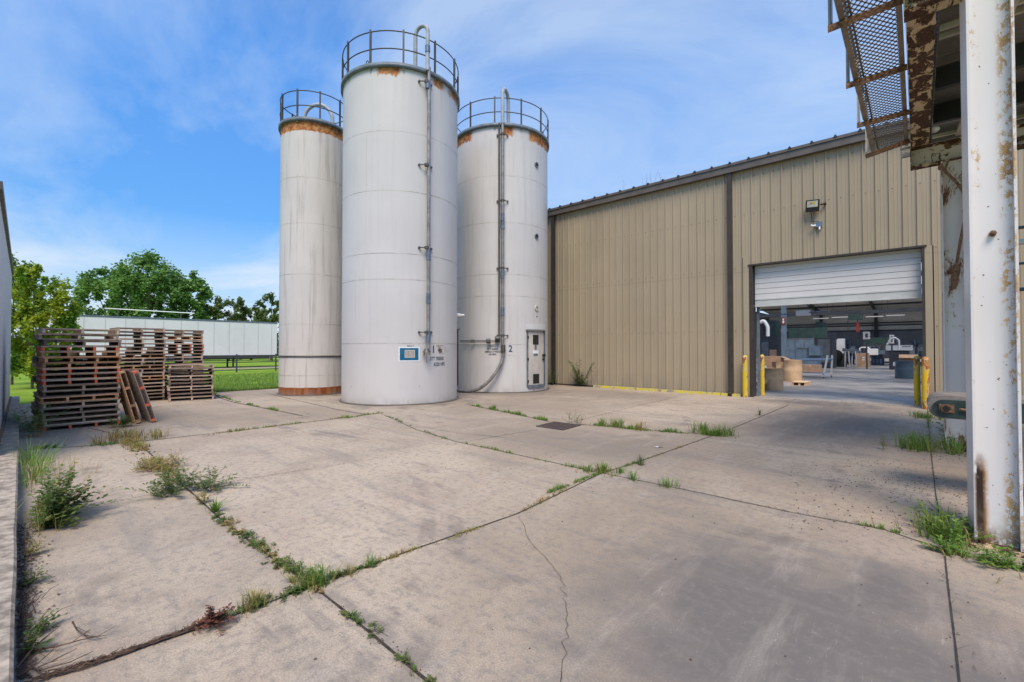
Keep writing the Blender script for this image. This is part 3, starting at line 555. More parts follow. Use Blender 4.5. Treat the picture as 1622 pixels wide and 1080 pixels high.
# yellow kerb bars at the wall foot, bollards
ka, kc, kd = AY(941, 612, WALLY - .12).x, AY(1142, 624, WALLY - .12).x, AY(1174, 627, WALLY - .12).x
for i, (x0, x1, lb) in enumerate(((ka, kc, 'long yellow painted kerb beam lying along the foot of the tan wall'), (kc + .03, kd, 'short yellow painted kerb piece beside the left bollard'))):
    b = MB(); vs = []; fs = []; n = max(3, int((x1 - x0) / .3))
    for k in range(n + 1):
        x = x0 + (x1 - x0) * k / n; j = .008 * mnoise.noise(Vector((x*2, 0, 0)))
        vs += [(x, WALLY - .20 + j, 0), (x, WALLY - .19 + j, .085 + j), (x, WALLY - .06, .09 + j), (x, WALLY - .055, 0)]
    for k in range(n):
        for m_ in range(3): fs.append((4*k + m_, 4*k + m_ + 1, 4*k + m_ + 5, 4*k + m_ + 4))
    fs += [(0, 1, 2, 3), (4*n + 3, 4*n + 2, 4*n + 1, 4*n)]; b.add(vs, fs)
    solo('yellow_kerb', b, M['ykerb'], lb, 'kerb', 'yellow kerb pieces along the wall')
def bollard(x, y, r, h, m, label):
    t = thing('bollard', label, 'bollard', (x, y, 0), group='yellow bollards at the roller door')
    b = MB(); b.lathe((x, y, 0), [(r, 0), (r, h)], 20); part('post', b, m, t)
    b = MB(); b.lathe((x, y, h), [(r, 0), (r*.93, .03), (r*.7, .06), (r*.35, .075), (.001, .08)], 20); part('cap', b, m, t)
pb = G(1185, 627); bollard(pb.x, 16.98, .085, 1.36, M['yellow'], 'chipped yellow bollard outside the left jamb of the roller door')
bollard(JL + .20, WALLY + .62, .075, 1.38, M['yellow'], 'plain yellow bollard just inside the left jamb')
pb = G(1466.5, 645); bollard(pb.x, 16.95, .085, 1.36, M['yellowrust'], 'badly rusted orange-yellow bollard outside the right jamb')
bollard(JR - .16, WALLY + .62, .075, 1.38, M['yellow'], 'clean yellow bollard just inside the right jamb, behind the rusty one')

# ---------------------------------------------------------------- silos
def hit(s, px, py, extra=0.0):
    d = ray(px, py); r = s['r'] + extra; cx, cy = s['c']; a = d.x*d.x + d.y*d.y; bq = -2*(d.x*cx + d.y*cy); c = cx*cx + cy*cy - r*r
    disc = max(0.0, bq*bq - 4*a*c); t = (-bq - math.sqrt(disc)) / (2*a); p = CP + d*t
    return math.atan2(p.y - cy, p.x - cx), p.z, p
def on(s, ang, z, extra=0.0): return Vector((s['c'][0] + (s['r'] + extra)*math.cos(ang), s['c'][1] + (s['r'] + extra)*math.sin(ang), z))
def silo(pxl, pxr, ybase, H, label, mat, seams, rail_a0, nposts, hood):
    a0, a1 = math.atan((pxl - CX)/FPX), math.atan((pxr - CX)/FPX); half = (a1 - a0)/2; mid = (a0 + a1)/2
    zc = FPX*CAMH/(ybase - 552.0); dist = zc/math.cos(mid); d = dist/(1 - math.sin(half)); r = d*math.sin(half)
    yaw = YAW + PI/2 - mid; c = (d*math.cos(yaw), d*math.sin(yaw)); s = dict(c=c, r=r, H=H)
    t = thing('silo', label, 'silo', (c[0], c[1], 0), group='storage silos in the yard'); s['o'] = t
    b = MB(); prof = [(r - .006, 0), (r, .02), (r, .06), (r, .1)]
    for z in seams: prof += [(r, z - .02), (r, z - .011), (r + .004, z - .003), (r - .005, z), (r + .003, z + .004), (r, z + .011), (r, z + .02)]
    prof += [(r, H - .3), (r, H)]; b.lathe((c[0], c[1], 0), prof, 96); part('shell', b, mat, t)
    b = MB(); b.lathe((c[0], c[1], 0), [(r + .001, 0.004), (r + .07, 0.004), (r + .06, .022), (r + .001, .03)], 64); part('base_ring', b, M['fascia'], t)
    b = MB(); b.lathe((c[0], c[1], 0), [(r - .01, H - .01), (r*.5, H + .28), (.3, H + .45), (.001, H + .46)], 64); part('roof', b, M['ring'], t)
    b = MB(); b.lathe((c[0], c[1], 0), [(r, H - .06), (r + .075, H - .06), (r + .075, H + .07), (r - .05, H + .07)], 96); part('top_ring', b, M['ring'], t)
    base = math.atan2(-c[1], -c[0]); RR = r + .05
    for k in range(nposts):
        a = rail_a0 + 2*PI*k/nposts + base; p = Vector((c[0] + RR*math.cos(a), c[1] + RR*math.sin(a), 0)); b = MB(); tn = Vector((-math.sin(a), math.cos(a), 0))*.028; nn = Vector((math.cos(a), math.sin(a), 0))*.008
        b.hexa([(q.x, q.y, H - .12) for q in (p - tn - nn, p + tn - nn, p + tn + nn, p - tn + nn)] + [(q.x, q.y, H + 1.08) for q in (p - tn - nn, p + tn - nn, p + tn + nn, p - tn + nn)])
        b.bar((p.x - nn.x*4, p.y - nn.y*4, H + .0), (p.x - nn.x*4, p.y - nn.y*4, H + 1.05), .012, .05); part('rail_post', b, M['rail'], t)
    for z in (H + .50, H + 1.03):
        b = MB(); b.tube([(c[0] + (RR - .03)*math.cos(a), c[1] + (RR - .03)*math.sin(a), z) for a in [2*PI*k/72 for k in range(73)]], .018, 6, False); part('guard_rail', b, M['rail'], t)
    return s
mA = m_silo('silo_paint_grimy', 9.8, (0.575, 0.525, 0.475), (0.50, 1.35, 2.6), (0.27, 0.62), 0.70, 3, (281, 354, 435, 514, 565, 594), 16.2)
mB = m_silo('silo_paint_clean', 10.0, (0.560, 0.525, 0.495), (0.45, 0.10, 1.2), (0.05, -0.15), 0.12, 8, (207, 302, 402, 443, 543), 13.4)
mC = m_silo('silo_paint_worn', 10.1, (0.560, 0.523, 0.490), (0.62, 0.32, 1.2), (0.05, -0.2), 0.28, 14, (280, 354, 436, 470, 545), 17.3)
def seams_at(ys, ydep): return sorted(1.65 + (552 - y)/721*ydep for y in ys)
S1 = silo(441.5, 550, 625.5, 9.80, 'narrow grimy white silo with a rust-orange foot and rusty top band', mA, seams_at((281, 354, 435, 514, 565, 594), 16.2), 0.12, 10, 0)
S2 = silo(541, 724, 641, 10.0, 'nearest and widest white silo, with a blue sign and the number 1', mB, seams_at((207, 302, 402, 443, 543), 13.4), 0.02, 12, 0)
S3 = silo(720.5, 867.5, 621.5, 10.1, 'white silo marked 2 with a cream access door, next to the warehouse', mC, seams_at((280, 354, 436, 470, 545), 17.3), -0.13, 12, 0)
# rust-red seam line low on the left silo
b = MB(); r = S1['r']; b.lathe((*S1['c'], 0), [(r + .002, 1.36), (r + .03, 1.37), (r + .03, 1.41), (r + .002, 1.42)], 96); part('seam_angle', b, M['fascia'], S1['o'])
def riser(s, px, ytop, ybot, arms, clamps, offs=(0,), over=None, rad=.052, col='pipe'):
    for j, o in enumerate(offs):
        a, z0, _ = hit(s, px + o, ybot); a2, z1, _ = hit(s, px + o, 300); E = .13; b = MB()
        b.tube([on(s, a2, z0, E), on(s, a2, s['H'] + .1, E)], rad if j == 0 else rad*.65, 12); part('fill_pipe', b, M[col], s['o'])
        for yc in clamps:
            _, zc, _ = hit(s, px + o, yc, E); b = MB(); p = on(s, a2, zc - .16, E); b.cyl((p.x, p.y, p.z), rad*1.25, .32, 14); part('coupling', b, M['clamp'], s['o'])
    for ya in arms:
        a2, zc, _ = hit(s, px, ya, .13); b = MB(); w = .19 / s['r']
        b.tube([on(s, a2 - w, zc, .03), on(s, a2 - w*.6, zc, .10), on(s, a2, zc, .135), on(s, a2 + w*.6, zc, .10), on(s, a2 + w, zc, .03)], .018, 6)
        for sg in (-1, 1): b.tube([on(s, a2 + sg*w, zc, -.01), on(s, a2 + sg*w, zc, .06)], .035, 8)
        p = on(s, a2, zc - .04, .13); b.cyl((p.x, p.y, p.z), rad*1.3, .08, 14); part('pipe_bracket', b, M['darkpipe'], s['o'])
    return a2
a = riser(S2, 676, 60, 551, (130, 262, 393, 527), (404, 473, 533))
H = S2['H']; ctr = Vector((*S2['c'], 0)); p0 = on(S2, a, H, .13); inn = (ctr - p0); inn.z = 0; inn.normalize(); side = Vector((-inn.y, inn.x, 0))
def arc(p0, dirn, span, z0, z1, zend, n=14):
    pts = [p0 + Vector((0, 0, z0 - p0.z)), p0 + Vector((0, 0, z1 - span/2 - p0.z))]
    for k in range(n + 1):
        t = PI*k/n; pts.append(p0 + dirn*(span/2*(1 - math.cos(t))) + Vector((0, 0, z1 - span/2 + span/2*math.sin(t) - p0.z)))
    pts.append(p0 + dirn*span + Vector((0, 0, zend - p0.z))); return pts
b = MB(); b.tube(arc(p0, (inn*.80 - side*-.42).normalized(), .46, H + .0, H + 1.42, H + .25), .06, 10); part('filler_hose', b, M['hose'], S2['o'])
b = MB(); p = on(S2, a, H - .55, .13); b.cyl((p.x, p.y, p.z), .066, .22, 12); p = on(S2, a, H + .55, .13); b.cyl((p.x, p.y, p.z), .075, .2, 12); part('coupling', b, M['clamp'], S2['o'])
ag, zg, _ = hit(S2, 676, 551, .13); b = MB(); p = on(S2, ag, zg - .12, .13); b.lathe(tuple(p), [(.13, 0), (.11, .03), (.06, .12)], 14); b.tube([p + Vector((-.12, 0, .0)), p + Vector((-.15, 0, -.07))], .018, 6); b.tube([p + Vector((.12, 0, .0)), p + Vector((.15, 0, -.07))], .018, 6); b.tube([p, p + Vector((0, 0, -.32))], .008, 5); part('pipe_inlet', b, M['darkpipe'], S2['o'])
# small eye bolt on the centre silo roof
e = hit(S2, 580, 104)[0]; p = on(S2, e, H + .1, -.05); b = MB(); b.tube([p + Vector((.07*math.cos(t), 0, .07 + .07*math.sin(t))) for t in [2*PI*k/12 for k in range(13)]], .014, 6, False); part('lifting_eye', b, M['rail'], S2['o'])
a3 = riser(S3, 796, 60, 548, (213, 318, 425, 532), (345, 357, 435, 494), rad=.058)
H = S3['H']; p0 = on(S3, a3, H, .13); inn = (Vector((*S3['c'], 0)) - p0); inn.z = 0; inn.normalize(); side = Vector((-inn.y, inn.x, 0))
b = MB(); b.tube(arc(p0, (inn*.9 - side*.38).normalized(), .6, H, H + 1.42, H + .25), .07, 10); part('filler_hose', b, M['hose'], S3['o'])
ac = hit(S3, 790.5, 300, .13)[0]; b = MB(); b.tube([on(S3, ac, 1.9, .12), on(S3, ac, H + .02, .12)], .03, 8); part('conduit', b, M['darkpipe'], S3['o'])
# curved lower run of the pipe sweeping to the ground behind the centre silo
pts = []
for px, py, e in ((797, 545, .13), (797, 560, .13), (794, 573, .15), (786, 588, .2), (774, 603, .24), (760, 614, .26), (745, 618.5, .3), (728, 617.5, .36), (716, 616, .42)):
    aa, z, pp = hit(S3, px, py, e); pts.append(pp)
sm = []
for i in range(len(pts) - 1):
    p_1, p1, p2, p3 = pts[max(i-1, 0)], pts[i], pts[i+1], pts[min(i+2, len(pts)-1)]
    for k in range(5):
        t = k/5; sm.append(0.5*((2*p1) + (-p_1 + p2)*t + (2*p_1 - 5*p1 + 4*p2 - p3)*t*t + (-p_1 + 3*p1 - 3*p2 + p3)*t**3))
sm.append(pts[-1]); 
for q in sm: q.z = max(q.z, .07)
b = MB(); b.tube(sm, .062, 12); part('swept_pipe', b, M['pipe'], S3['o'])
b = MB(); p = hit(S3, 797, 549, .13)[2]; b.cyl((p.x, p.y, p.z - .2), .088, .28, 14); part('pipe_flange', b, M['darkpipe'], S3['o'])
# horizontal conduit between the silos
pts = [hit(S3, x, 540.5, .10)[2] for x in (729, 745, 760, 775, 790)]; b = MB(); b.tube(pts, .022, 6)
for x, r_ in ((749, .045), (773.5, .075), (787.5, .095)):
    p = hit(S3, x, 540 if x < 780 else 537, .13)[2]; b.tube([p + Vector((-.05, -.06, 0)), p + Vector((.05, .06, 0))], r_, 10)
part('valve_line', b, M['darkpipe'], S3['o'])
# portholes
for i, py in enumerate((262, 375, 489)):
    px = 849.5; aa, z, pp = hit(S3, px, py); n3 = Vector((math.cos(aa), math.sin(aa), 0)); t3 = Vector((-n3.y, n3.x, 0)); b = MB(); k = 20; m1 = M['ring'] if i < 2 else M['cream']
    def ringm(mb, r0, r1, o0, o1):
        vs = []; fs = []
        for j in range(k):
            t = 2*PI*j/k; dd = t3*math.cos(t) + Vector((0,0,1))*math.sin(t)
            vs += [pp + dd*r0 + n3*o0, pp + dd*r1 + n3*o1]
        for j in range(k): j2 = (j+1) % k; fs.append((2*j, 2*j2, 2*j2+1, 2*j+1))
        mb.add(vs, fs); return mb
    ringm(b, .11, .10, -.01, .04); ringm(b, .10, .065, .04, .035); pt = part('porthole', b, m1, S3['o']); b = MB(); ringm(b, .066, .001, .02, .02); part('porthole_glass', b, M['hole'] if i < 2 else M['cream'], pt)
def pbox(s, x0, y0, x1, y1, ex, m, name, par=None, th=.03):
    a0, zt, _ = hit(s, x0, y0); a1, zb, _ = hit(s, x1, y1); b = MB(); b.patch((*s['c'], 0), s['r'] + ex, min(a0, a1), max(a0, a1), zb, zt, 8, th); return part(name, b, m, par or s['o'])
dr = pbox(S3, 836, 526.5, 860, 609, .030, M['cream'], 'access_door', th=.05)
fr = None
for i, (x0, y0, x1, y1) in enumerate(((834, 525, 836, 611.5), (860, 525, 862, 610), (836, 609, 860, 611.5))): pbox(S3, x0, y0, x1, y1, .045, M['ring'], 'door_frame', dr, .06)
pbox(S3, 832.5, 523.5, 863.5, 525.2, .10, M['fascia'], 'door_hood', dr, .12)
pbox(S3, 832.8, 513.5, 863, 523.3, .012, M['doorw'], 'door_lintel_panel', dr, .02)
pbox(S3, 843.2, 531, 852, 545, .036, M['hole'], 'door_window', dr, .005); pbox(S3, 846, 545.3, 849, 553.5, .036, M['ring'], 'door_latch_plate', dr, .005)
pbox(S3, 843, 554, 852, 559, .036, M['white'], 'door_notice', dr, .005); pbox(S3, 844.5, 559, 850.5, 562.5, .037, M['clamp'], 'door_notice_band', dr, .005); pbox(S3, 843.5, 591.5, 853, 606, .036, M['hole'], 'door_vent', dr, .005)
for py in (535, 568, 603): pbox(S3, 834.5, py - 2, 836.3, py + 2, .062, M['hole'], 'hinge', dr, .02)
pbox(S3, 857.5, 560, 861.5, 563.5, .08, M['hole'], 'door_handle', dr, .04); pbox(S3, 857.5, 567, 860.0, 569.5, .07, M['hole'], 'door_latch', dr, .03)
# doorway seen edge-on at the right limb of the centre silo
cx_, cy_ = S2['c']; vdir = math.atan2(-cy_, -cx_); al = vdir + (PI/2 - .135) + .085
def zc_at(py): return 1.65 + (552 - py)/721*14.7
b = MB(); b.patch((cx_, cy_, 0), S2['r'] + .05, al, al + .38, zc_at(613), zc_at(521), 6, .06); sd_ = part('side_door', b, M['hole'], S2['o'])
b = MB(); b.patch((cx_, cy_, 0), S2['r'] + .10, al - .02, al + .40, zc_at(521.3), zc_at(519.5), 6, .1); part('door_hood', b, M['fascia'], sd_)
pl = Vector((cx_ + (S2['r'] + .12)*math.cos(al + .05), cy_ + (S2['r'] + .12)*math.sin(al + .05), zc_at(497))); b = MB(); b.tube([pl - Vector((math.cos(al)*.14, math.sin(al)*.14, 0)), pl], .075, 12); b.tube([pl, pl + Vector((.12, .08, -.0))], .05, 12); part('side_lamp', b, M['doorw'], S2['o'])
# signs and lettering
sg = pbox(S2, 631.5, 548.5, 664.5, 571.5, .007, M['white'], 'sign_border', th=.004); 
sg2 = pbox(S2, 633.2, 550.3, 662.8, 569.5, .010, M['blue'], 'sign_panel', sg, .002); pbox(S2, 641, 553.5, 657, 565.6, .013, M['cream'], 'notice_sheet', sg, .002)
b = MB()
for k in range(7):
    x = 642.3 + k*2.05; a0, zt, _ = hit(S2, x, 554.6); a1, zb, _ = hit(S2, x + .8, 564.6); b.patch((*S2['c'], 0), S2['r'] + .0145, min(a0, a1), max(a0, a1), zb, zt, 2)
part('notice_lines', b, M['fascia'], sg)
def lettering(s, txt, px, py, hpx, m, name='lettering', bold=True, sx=1.0, ex=.008):
    # px,py: centre in the photo; hpx: cap height there
    cu = D.curves.new('lettering_curve', 'FONT'); cu.body = txt; cu.size = 1.0; cu.align_x = 'CENTER'; cu.offset = 0.012 if bold else 0.0; cu.resolution_u = 3
    o = D.objects.new('tmp', cu); COL.objects.link(o); C.view_layer.update(); dg_ = C.evaluated_depsgraph_get(); me = o.evaluated_get(dg_).to_mesh()
    vs = [v.co.copy() for v in me.vertices]; fs = [tuple(f.vertices) for f in me.polygons]; o.to_mesh_clear(); D.objects.remove(o); D.curves.remove(cu)
    a0, z0, _ = hit(s, px, py - hpx/2); a1, z1, _ = hit(s, px, py + hpx/2); hh = z0 - z1; k = hh/0.72; zc = (z0 + z1)/2; b = MB()
    out = [on(s, a0 + (v.x*k*sx)/s['r'], zc + (v.y - .35)*k, ex) for v in vs]; b.add(out, fs); return part(name, b, m, s['o'])
lettering(S2, 'SILO 1', 650.5, 547, 2.6, M['black'], sx=1.1)
lettering(S2, '1', 686.5, 552, 12, M['navy'], sx=.95)
lettering(S2, 'STT 700500', 692.5, 566.8, 5.6, M['navy'], sx=.72); lettering(S2, '6220 HPS', 696, 575.6, 5.6, M['navy'], sx=.74)
for t_, y_, x_ in (('SILO 2', 547.5, 780), ('STT 420500', 552, 780.5), ('AMERICAS STYRENICS', 556.2, 780.5), ('180 MPS', 560.3, 779.8)): lettering(S3, t_, x_, y_, 2.7, M['black'], sx=.95 if len(t_) < 15 else .72)
lettering(S3, '2', 808.5, 551, 10.5, M['navy'], sx=.9); lettering(S3, '15', 845.6, 618, 4.0, M['red'], sx=.8)
# scraped-off sticker patch with rust, next to the 1
def scribble(s, cx, cy, w, h, m, n, seed, r=.9, ex=.009):
    rr = random.Random(seed); b = MB()
    for i in range(n):
        x = cx + rr.uniform(-w, w)/2; y = cy + rr.uniform(-h, h)/2; q = []; sz = rr.uniform(.3, 1)*r
        for k in range(7):
            t = 2*PI*k/7; a_, z_, _ = hit(s, x + sz*rr.uniform(.5, 1.2)*math.cos(t), y + sz*.7*rr.uniform(.5, 1.2)*math.sin(t)); q.append(on(s, a_, z_, ex))
        b.add(q, [tuple(range(7))])
    return part('scraped_patch', b, m, s['o'])
scribble(S2, 697, 546.6, 12, .8, M['bracket'], 22, 1, .8); scribble(S2, 695.3, 552, 3.6, 11, M['rustbeam'], 26, 2, 1.4); scribble(S2, 697.2, 553, 4, 8, M['bracket'], 16, 3, 1.3, .0085); scribble(S2, 704.6, 552, .8, 9, M['bracket'], 14, 4, .6); scribble(S2, 699, 558, 12, 1.4, M['bracket'], 16, 5, .7); scribble(S2, 709, 555.5, 6, 1.2, M['black'], 9, 6, .45)
scribble(S3, 810, 562, 12, 2.0, M['black'], 12, 7, .55); scribble(S3, 814, 556, 12, 3.0, M['black'], 8, 8, .4)
for s_, x_, y_ in ((S2, 556.5, 611.5), (S2, 664, 611), (S1, 532, 501), (S3, 850.5, 502)): scribble(s_, x_, y_, .1, .1, M['hole'], 1, x_, 1.5)
# hoop of hose on the left silo roof
H = S1['H']; c1 = Vector((*S1['c'], H)); rt = Vector((math.cos(YAW), math.sin(YAW), 0)); b = MB()
pts = [c1 + rt*(-.62) + Vector((0, 0, .15))] + [c1 + rt*(-.55*math.cos(t) + .1) + Vector((0, 0, .55 + .62*math.sin(t))) for t in [PI*k/14 for k in range(15)]] + [c1 + rt*.66 + Vector((0, 0, .1))]
b.tube(pts, .07, 10); part('filler_hose', b, M['hose'], S1['o'])

# ---------------------------------------------------------------- gantry columns, beams, catwalk, canopy
def hcolumn(x0, x1, y0, y1, ztop, m, label):
    cxm = (x0 + x1)/2; t = thing('steel_column', label, 'column', (cxm, (y0 + y1)/2, 0), group='rusting white columns of the canopy')
    fw = .018; b = MB(); b.box(x0, x0 + fw, y0, y1, .03, ztop); part('flange', b, m, t)
    b = MB(); b.box(x1 - fw, x1, y0, y1, .03, ztop); part('flange', b, m, t)
    ym = y0 + .075; b = MB(); b.box(x0 + fw + .001, x1 - fw - .001, ym, ym + .014, .03, ztop); part('web', b, m, t)
    b = MB(); b.box(x0 - .05, x1 + .10, y0 - .06, y1 + .05, .004, .032); part('base_plate', b, M['rustbeam'], t)
    return t, ym
c1, ym1 = hcolumn(.335, .612, 5.44, 6.15, 5.3, M['column'], 'tall white steel column with rust eaten edges, nearest the camera at the right edge')
b = MB(); bb = AY(1572, 371, ym1); b.tube([bb + Vector((0, .02, 0)), bb + Vector((0, -.035, 0))], .024, 8); b.tube([bb + Vector((0, -.035, 0)), bb + Vector((0, -.05, 0))], .014, 8); part('bolt', b, M['bracket'], c1)
m2 = m_rustpaint('far_column_paint', (0.66, 0.58, 0.51), 0.35, ((0.10,0.04,0.02),(0.28,0.15,0.08)), 2.6, (1, 1, 0.3))
c2, ym2 = hcolumn(.315, .62, 10.35, 10.95, 4.75, m2, 'farther white column with peeling rust streaks, behind the conveyor end')
# bent rod hanging on the far column
b = MB(); pts = [AY(x, y, 10.32) for x, y in ((1490, 262), (1500, 275), (1514, 288), (1526, 304), (1531, 325), (1528, 350), (1521, 385), (1515, 420), (1511, 455))]; b.tube(pts, .021, 7); b.tube([pts[-1], pts[-1] + Vector((0, .3, 0))], .035, 8); b.tube([pts[0], pts[0] + Vector((0, .2, 0))], .032, 8)
solo('bent_rod', b, M['bracket'], 'bent rusty rod hanging between the two white columns', 'rod')
def ibeam_x(x0, x1, y, z0, z1, m, name, label, fl=.15, cat='beam'):
    t = thing(name, label, cat, ((x0 + x1)/2, y, z0), group='canopy cross beams')
    b = MB(); b.box(x0, x1, y - fl/2, y + fl/2, z0, z0 + .018); part('bottom_flange', b, M['rustbeam'], t)
    b = MB(); b.box(x0, x1, y - .008, y + .008, z0 + .019, z1 - .019); part('web', b, m, t)
    b = MB(); b.box(x0, x1, y - fl/2, y + fl/2, z1 - .018, z1); part('top_flange', b, M['rustbeam'], t)
    b = MB(); b.box(x0 - .012, x0 - .001, y - fl/2, y + fl/2, z0, z1); part('end_plate', b, M['rustbeam'], t); return t
xb = ibeam_x(-.055, 5.5, 10.52, 4.77, 5.10, M['crossb'], 'cross_beam', 'flaking cream cross beam on top of the farther column', .22)
b = MB()
for px in (1527-33, 1510, 1518): p = AY(px, 258, 10.4); b.cyl((p.x, p.y - .04, 4.75), .022, .02, 8)
part('bolt', b, M['bracket'], xb)
ibeam_x(-.055, .33, 5.62, 4.77, 5.10, M['rustbeam'], 'cross_beam', 'rusty cross beam stub joined to the nearest column, at the top edge', .22)
# main runway beam (underside seen)
t = thing('runway_beam', 'broad dark rusty beam seen from below between the catwalk and the canopy', 'beam', (.06, 7, 5.1))
b = MB(); n = 90; vs = []; fs = []
for k in range(n + 1):
    y = 2.0 + 8.62*k/n; e1 = .012*mnoise.noise(Vector((y*5, 0, 0))); e2 = .016*mnoise.noise(Vector((y*6, 7, 0)))
    for x, z in ((-.055 + e1*.3, 5.105), (.175 + e2, 5.105), (.175 + e2, 5.125), (-.055 + e1*.3, 5.125)): vs.append((x, y, z))
for k in range(n):
    for j in range(4): j2 = (j + 1) % 4; fs.append((4*k + j, 4*k + j2, 4*k + 4 + j2, 4*k + 4 + j))
fs += [(0, 1, 2, 3), (4*n, 4*n + 3, 4*n + 2, 4*n + 1)]; b.add(vs, fs); part('bottom_flange', b, M['rustbeam'], t)
b = MB(); b.box(.045, .06, 2.0, 10.62, 5.126, 5.5); part('web', b, M['rustbeam'], t); b = MB(); b.box(-.055, .175, 2.0, 10.62, 5.5, 5.52); part('top_flange', b, M['rustbeam'], t)
b = MB(); 
for k in range(60): y = 4.2 + k*.105; b.box(.178, .20, y, y + .05, 5.13, 5.16)
part('edge_cleats', b, M['steel'], t)
b = MB(); b.box(-.062, -.057, 2.0, 10.6, 5.09, 5.16); part('edge_strip', b, M['crossb'], t)
# catwalk
cw = thing('catwalk', 'overhead catwalk of expanded metal grating on rusty bracket arms, top right', 'catwalk', (-.3, 7, 5.2))
CZ = 5.20
def expanded(mb, x0, x1, y0, y1, z, px_, py_, w=.011, along='x'):
    # zigzag strands touching their neighbours at the knuckles
    nx = int((x1 - x0)/px_); ny = int((y1 - y0)/py_)
    for j in range(ny + 1):
        yb = y0 + j*py_; sg = 1 if j % 2 == 0 else -1; up = []; dn = []
        for i in range(nx*2 + 1):
            ph = i % 2; x = x0 + i*px_/2
            off = (py_*.36) * (1 if ph == 0 else -1) * sg
            # flat knuckle then slope
            for xx in (x - px_*.085, x + px_*.085): up.append((xx, yb + off + w/2)); dn.append((xx, yb + off - w/2))
        vs = []; m = len(up)
        for k in range(m):
            for (xx, yy), dz in ((dn[k], 0), (up[k], 0.0), (up[k], .006), (dn[k], .006)):
                X_, Y_ = (xx, yy) if along == 'x' else (yy, xx); vs.append((X_, Y_, z + dz))
        fs = []
        for k in range(m - 1):
            for q_ in range(4): q2 = (q_ + 1) % 4; fs.append((4*k + q_, 4*k + q2, 4*k + 4 + q2, 4*k + 4 + q_))
        mb.add(vs, fs)
b = MB(); expanded(b, -.545, -.095, 3.4, 10.45, CZ, .060, .047, .021); part('expanded_grating', b, M['grate'], cw)
b = MB(); b.box(-.595, -.545, 3.3, 10.5, CZ - .012, CZ + .05); part('edge_angle', b, M['gframe'], cw)
b = MB(); b.box(-.135, -.085, 3.3, 10.5, CZ - .012, CZ + .03); part('edge_angle', b, M['gframe'], cw)
b = MB(); b.box(-.505, -.485, 3.3, 10.5, CZ + .008, CZ + .03); part('stiffener', b, M['gframe'], cw)
br = [(5.98, -.70, 0), (7.45, -.68, 0), (8.9, -.68, 0), (10.15, -.66, -.07)]
for i, (y, xl, dz) in enumerate(br):
    b = MB(); b.bar((xl, y, CZ - .06 + dz*1.4), (-.055, y, CZ - .055), .012, .075); b.bar((xl, y + .035, CZ - .022 + dz*1.4), (-.055, y + .035, CZ - .018), .07, .010); part('bracket_arm', b, M['bracket'], cw)
    b = MB(); b.box(xl - .0, xl + .035, y + .02, y + .05, CZ + dz, CZ + 1.05); b.box(xl + .0351, xl + .04, y - .01, y + .05, CZ + dz, CZ + 1.05); part('handrail_post', b, M['ring'] if i < 2 else M['crossb'], cw)
b = MB()
for z in (CZ + .55, CZ + 1.05): b.tube([(-.68, 3.3, z), (-.68, 10.25, z)], .018, 6)
part('handrail', b, M['ring'], cw)
b = MB(); expanded(b, -.20, 5.5, 10.75, 11.20, CZ + .03, .072, .050, .012); 
cw2 = thing('cross_catwalk', 'strip of pale expanded metal walkway behind the far cross beam', 'catwalk', (1, 11, 5.2)); part('expanded_grating', b, M['purlin'], cw2)
b = MB(); b.box(-.2, 5.5, 11.20, 11.25, CZ + .02, CZ + .10); b.box(-.2, 5.5, 10.70, 10.75, CZ + .01, CZ + .04); part('edge_angle', b, M['gframe'], cw2)
# canopy
cn = thing('canopy_roof', 'dark canopy roof with purlins seen from below at the top right corner', 'canopy', (4, 8, 5.9))
b = MB(); y = 6.4; prof = []
while y < 12.0: prof += [(y, 0), (y + .24, 0), (y + .26, .03), (y + .30, .03)]; y += .32
vs = []; fs = []
for yy, dz in prof: vs += [(.22, yy, 6.15 + dz), (7.5, yy, 6.15 + dz)]
for i in range(len(prof) - 1): fs.append((2*i, 2*i+1, 2*i+3, 2*i+2))
b.add(vs, fs); part('roof_sheet', b, M['underroof'], cn)
b = MB(); b.box(.2, .24, 6.4, 12.2, 5.75, 6.25); b.box(.2, 7.5, 12.2, 12.24, 5.6, 6.25); part('fascia', b, M['underroof'], cn)
b = MB()
for y in (7.9, 8.12, 11.9): b.box(.25, 7.4, y, y + .055, 5.70, 5.76)
b.bar((.95, 6.5, 5.7), (.62, 12.1, 5.75), .09, .08); b.bar((2.1, 6.5, 5.7), (1.9, 12.1, 5.75), .09, .08); part('purlin', b, M['purlin'], cn)
b = MB()
for y in (6.5, 9.9, 11.4): b.box(.25, 7.4, y, y + .1, 5.8, 6.12)
part('rafter', b, M['steel'], cn)
b = MB(); 
for k in range(26): y = 6.0 + rnd(0, .6); x = .24 + rnd(0, .25); s_ = rnd(.03, .07); p = Vector((x, y, 5.55 + rnd(0, .15))); b.hexa([p + Vector(q_)*s_ for q_ in ((-1,-1,-.5),(1,-.7,-.8),(1,1,-.5),(-.6,1,-.7),(-1,-1,.6),(1,-1,.5),(.7,1,.6),(-1,.6,.5))])
solo('bird_nest', b, M['hole'], 'dark ragged clump lodged under the canopy beside the rusty beam', 'nest')
p = AY(1479.5, 206, 10.3); b = MB(); b.lathe((p.x, p.y, p.z - .05), [(.001, 0), (.04, .008), (.075, .04), (.07, .07), (.001, .09)], 14); solo('dome_lamp', b, M['white'], 'small white dome fitting at the end of the rusty beam', 'lamp')
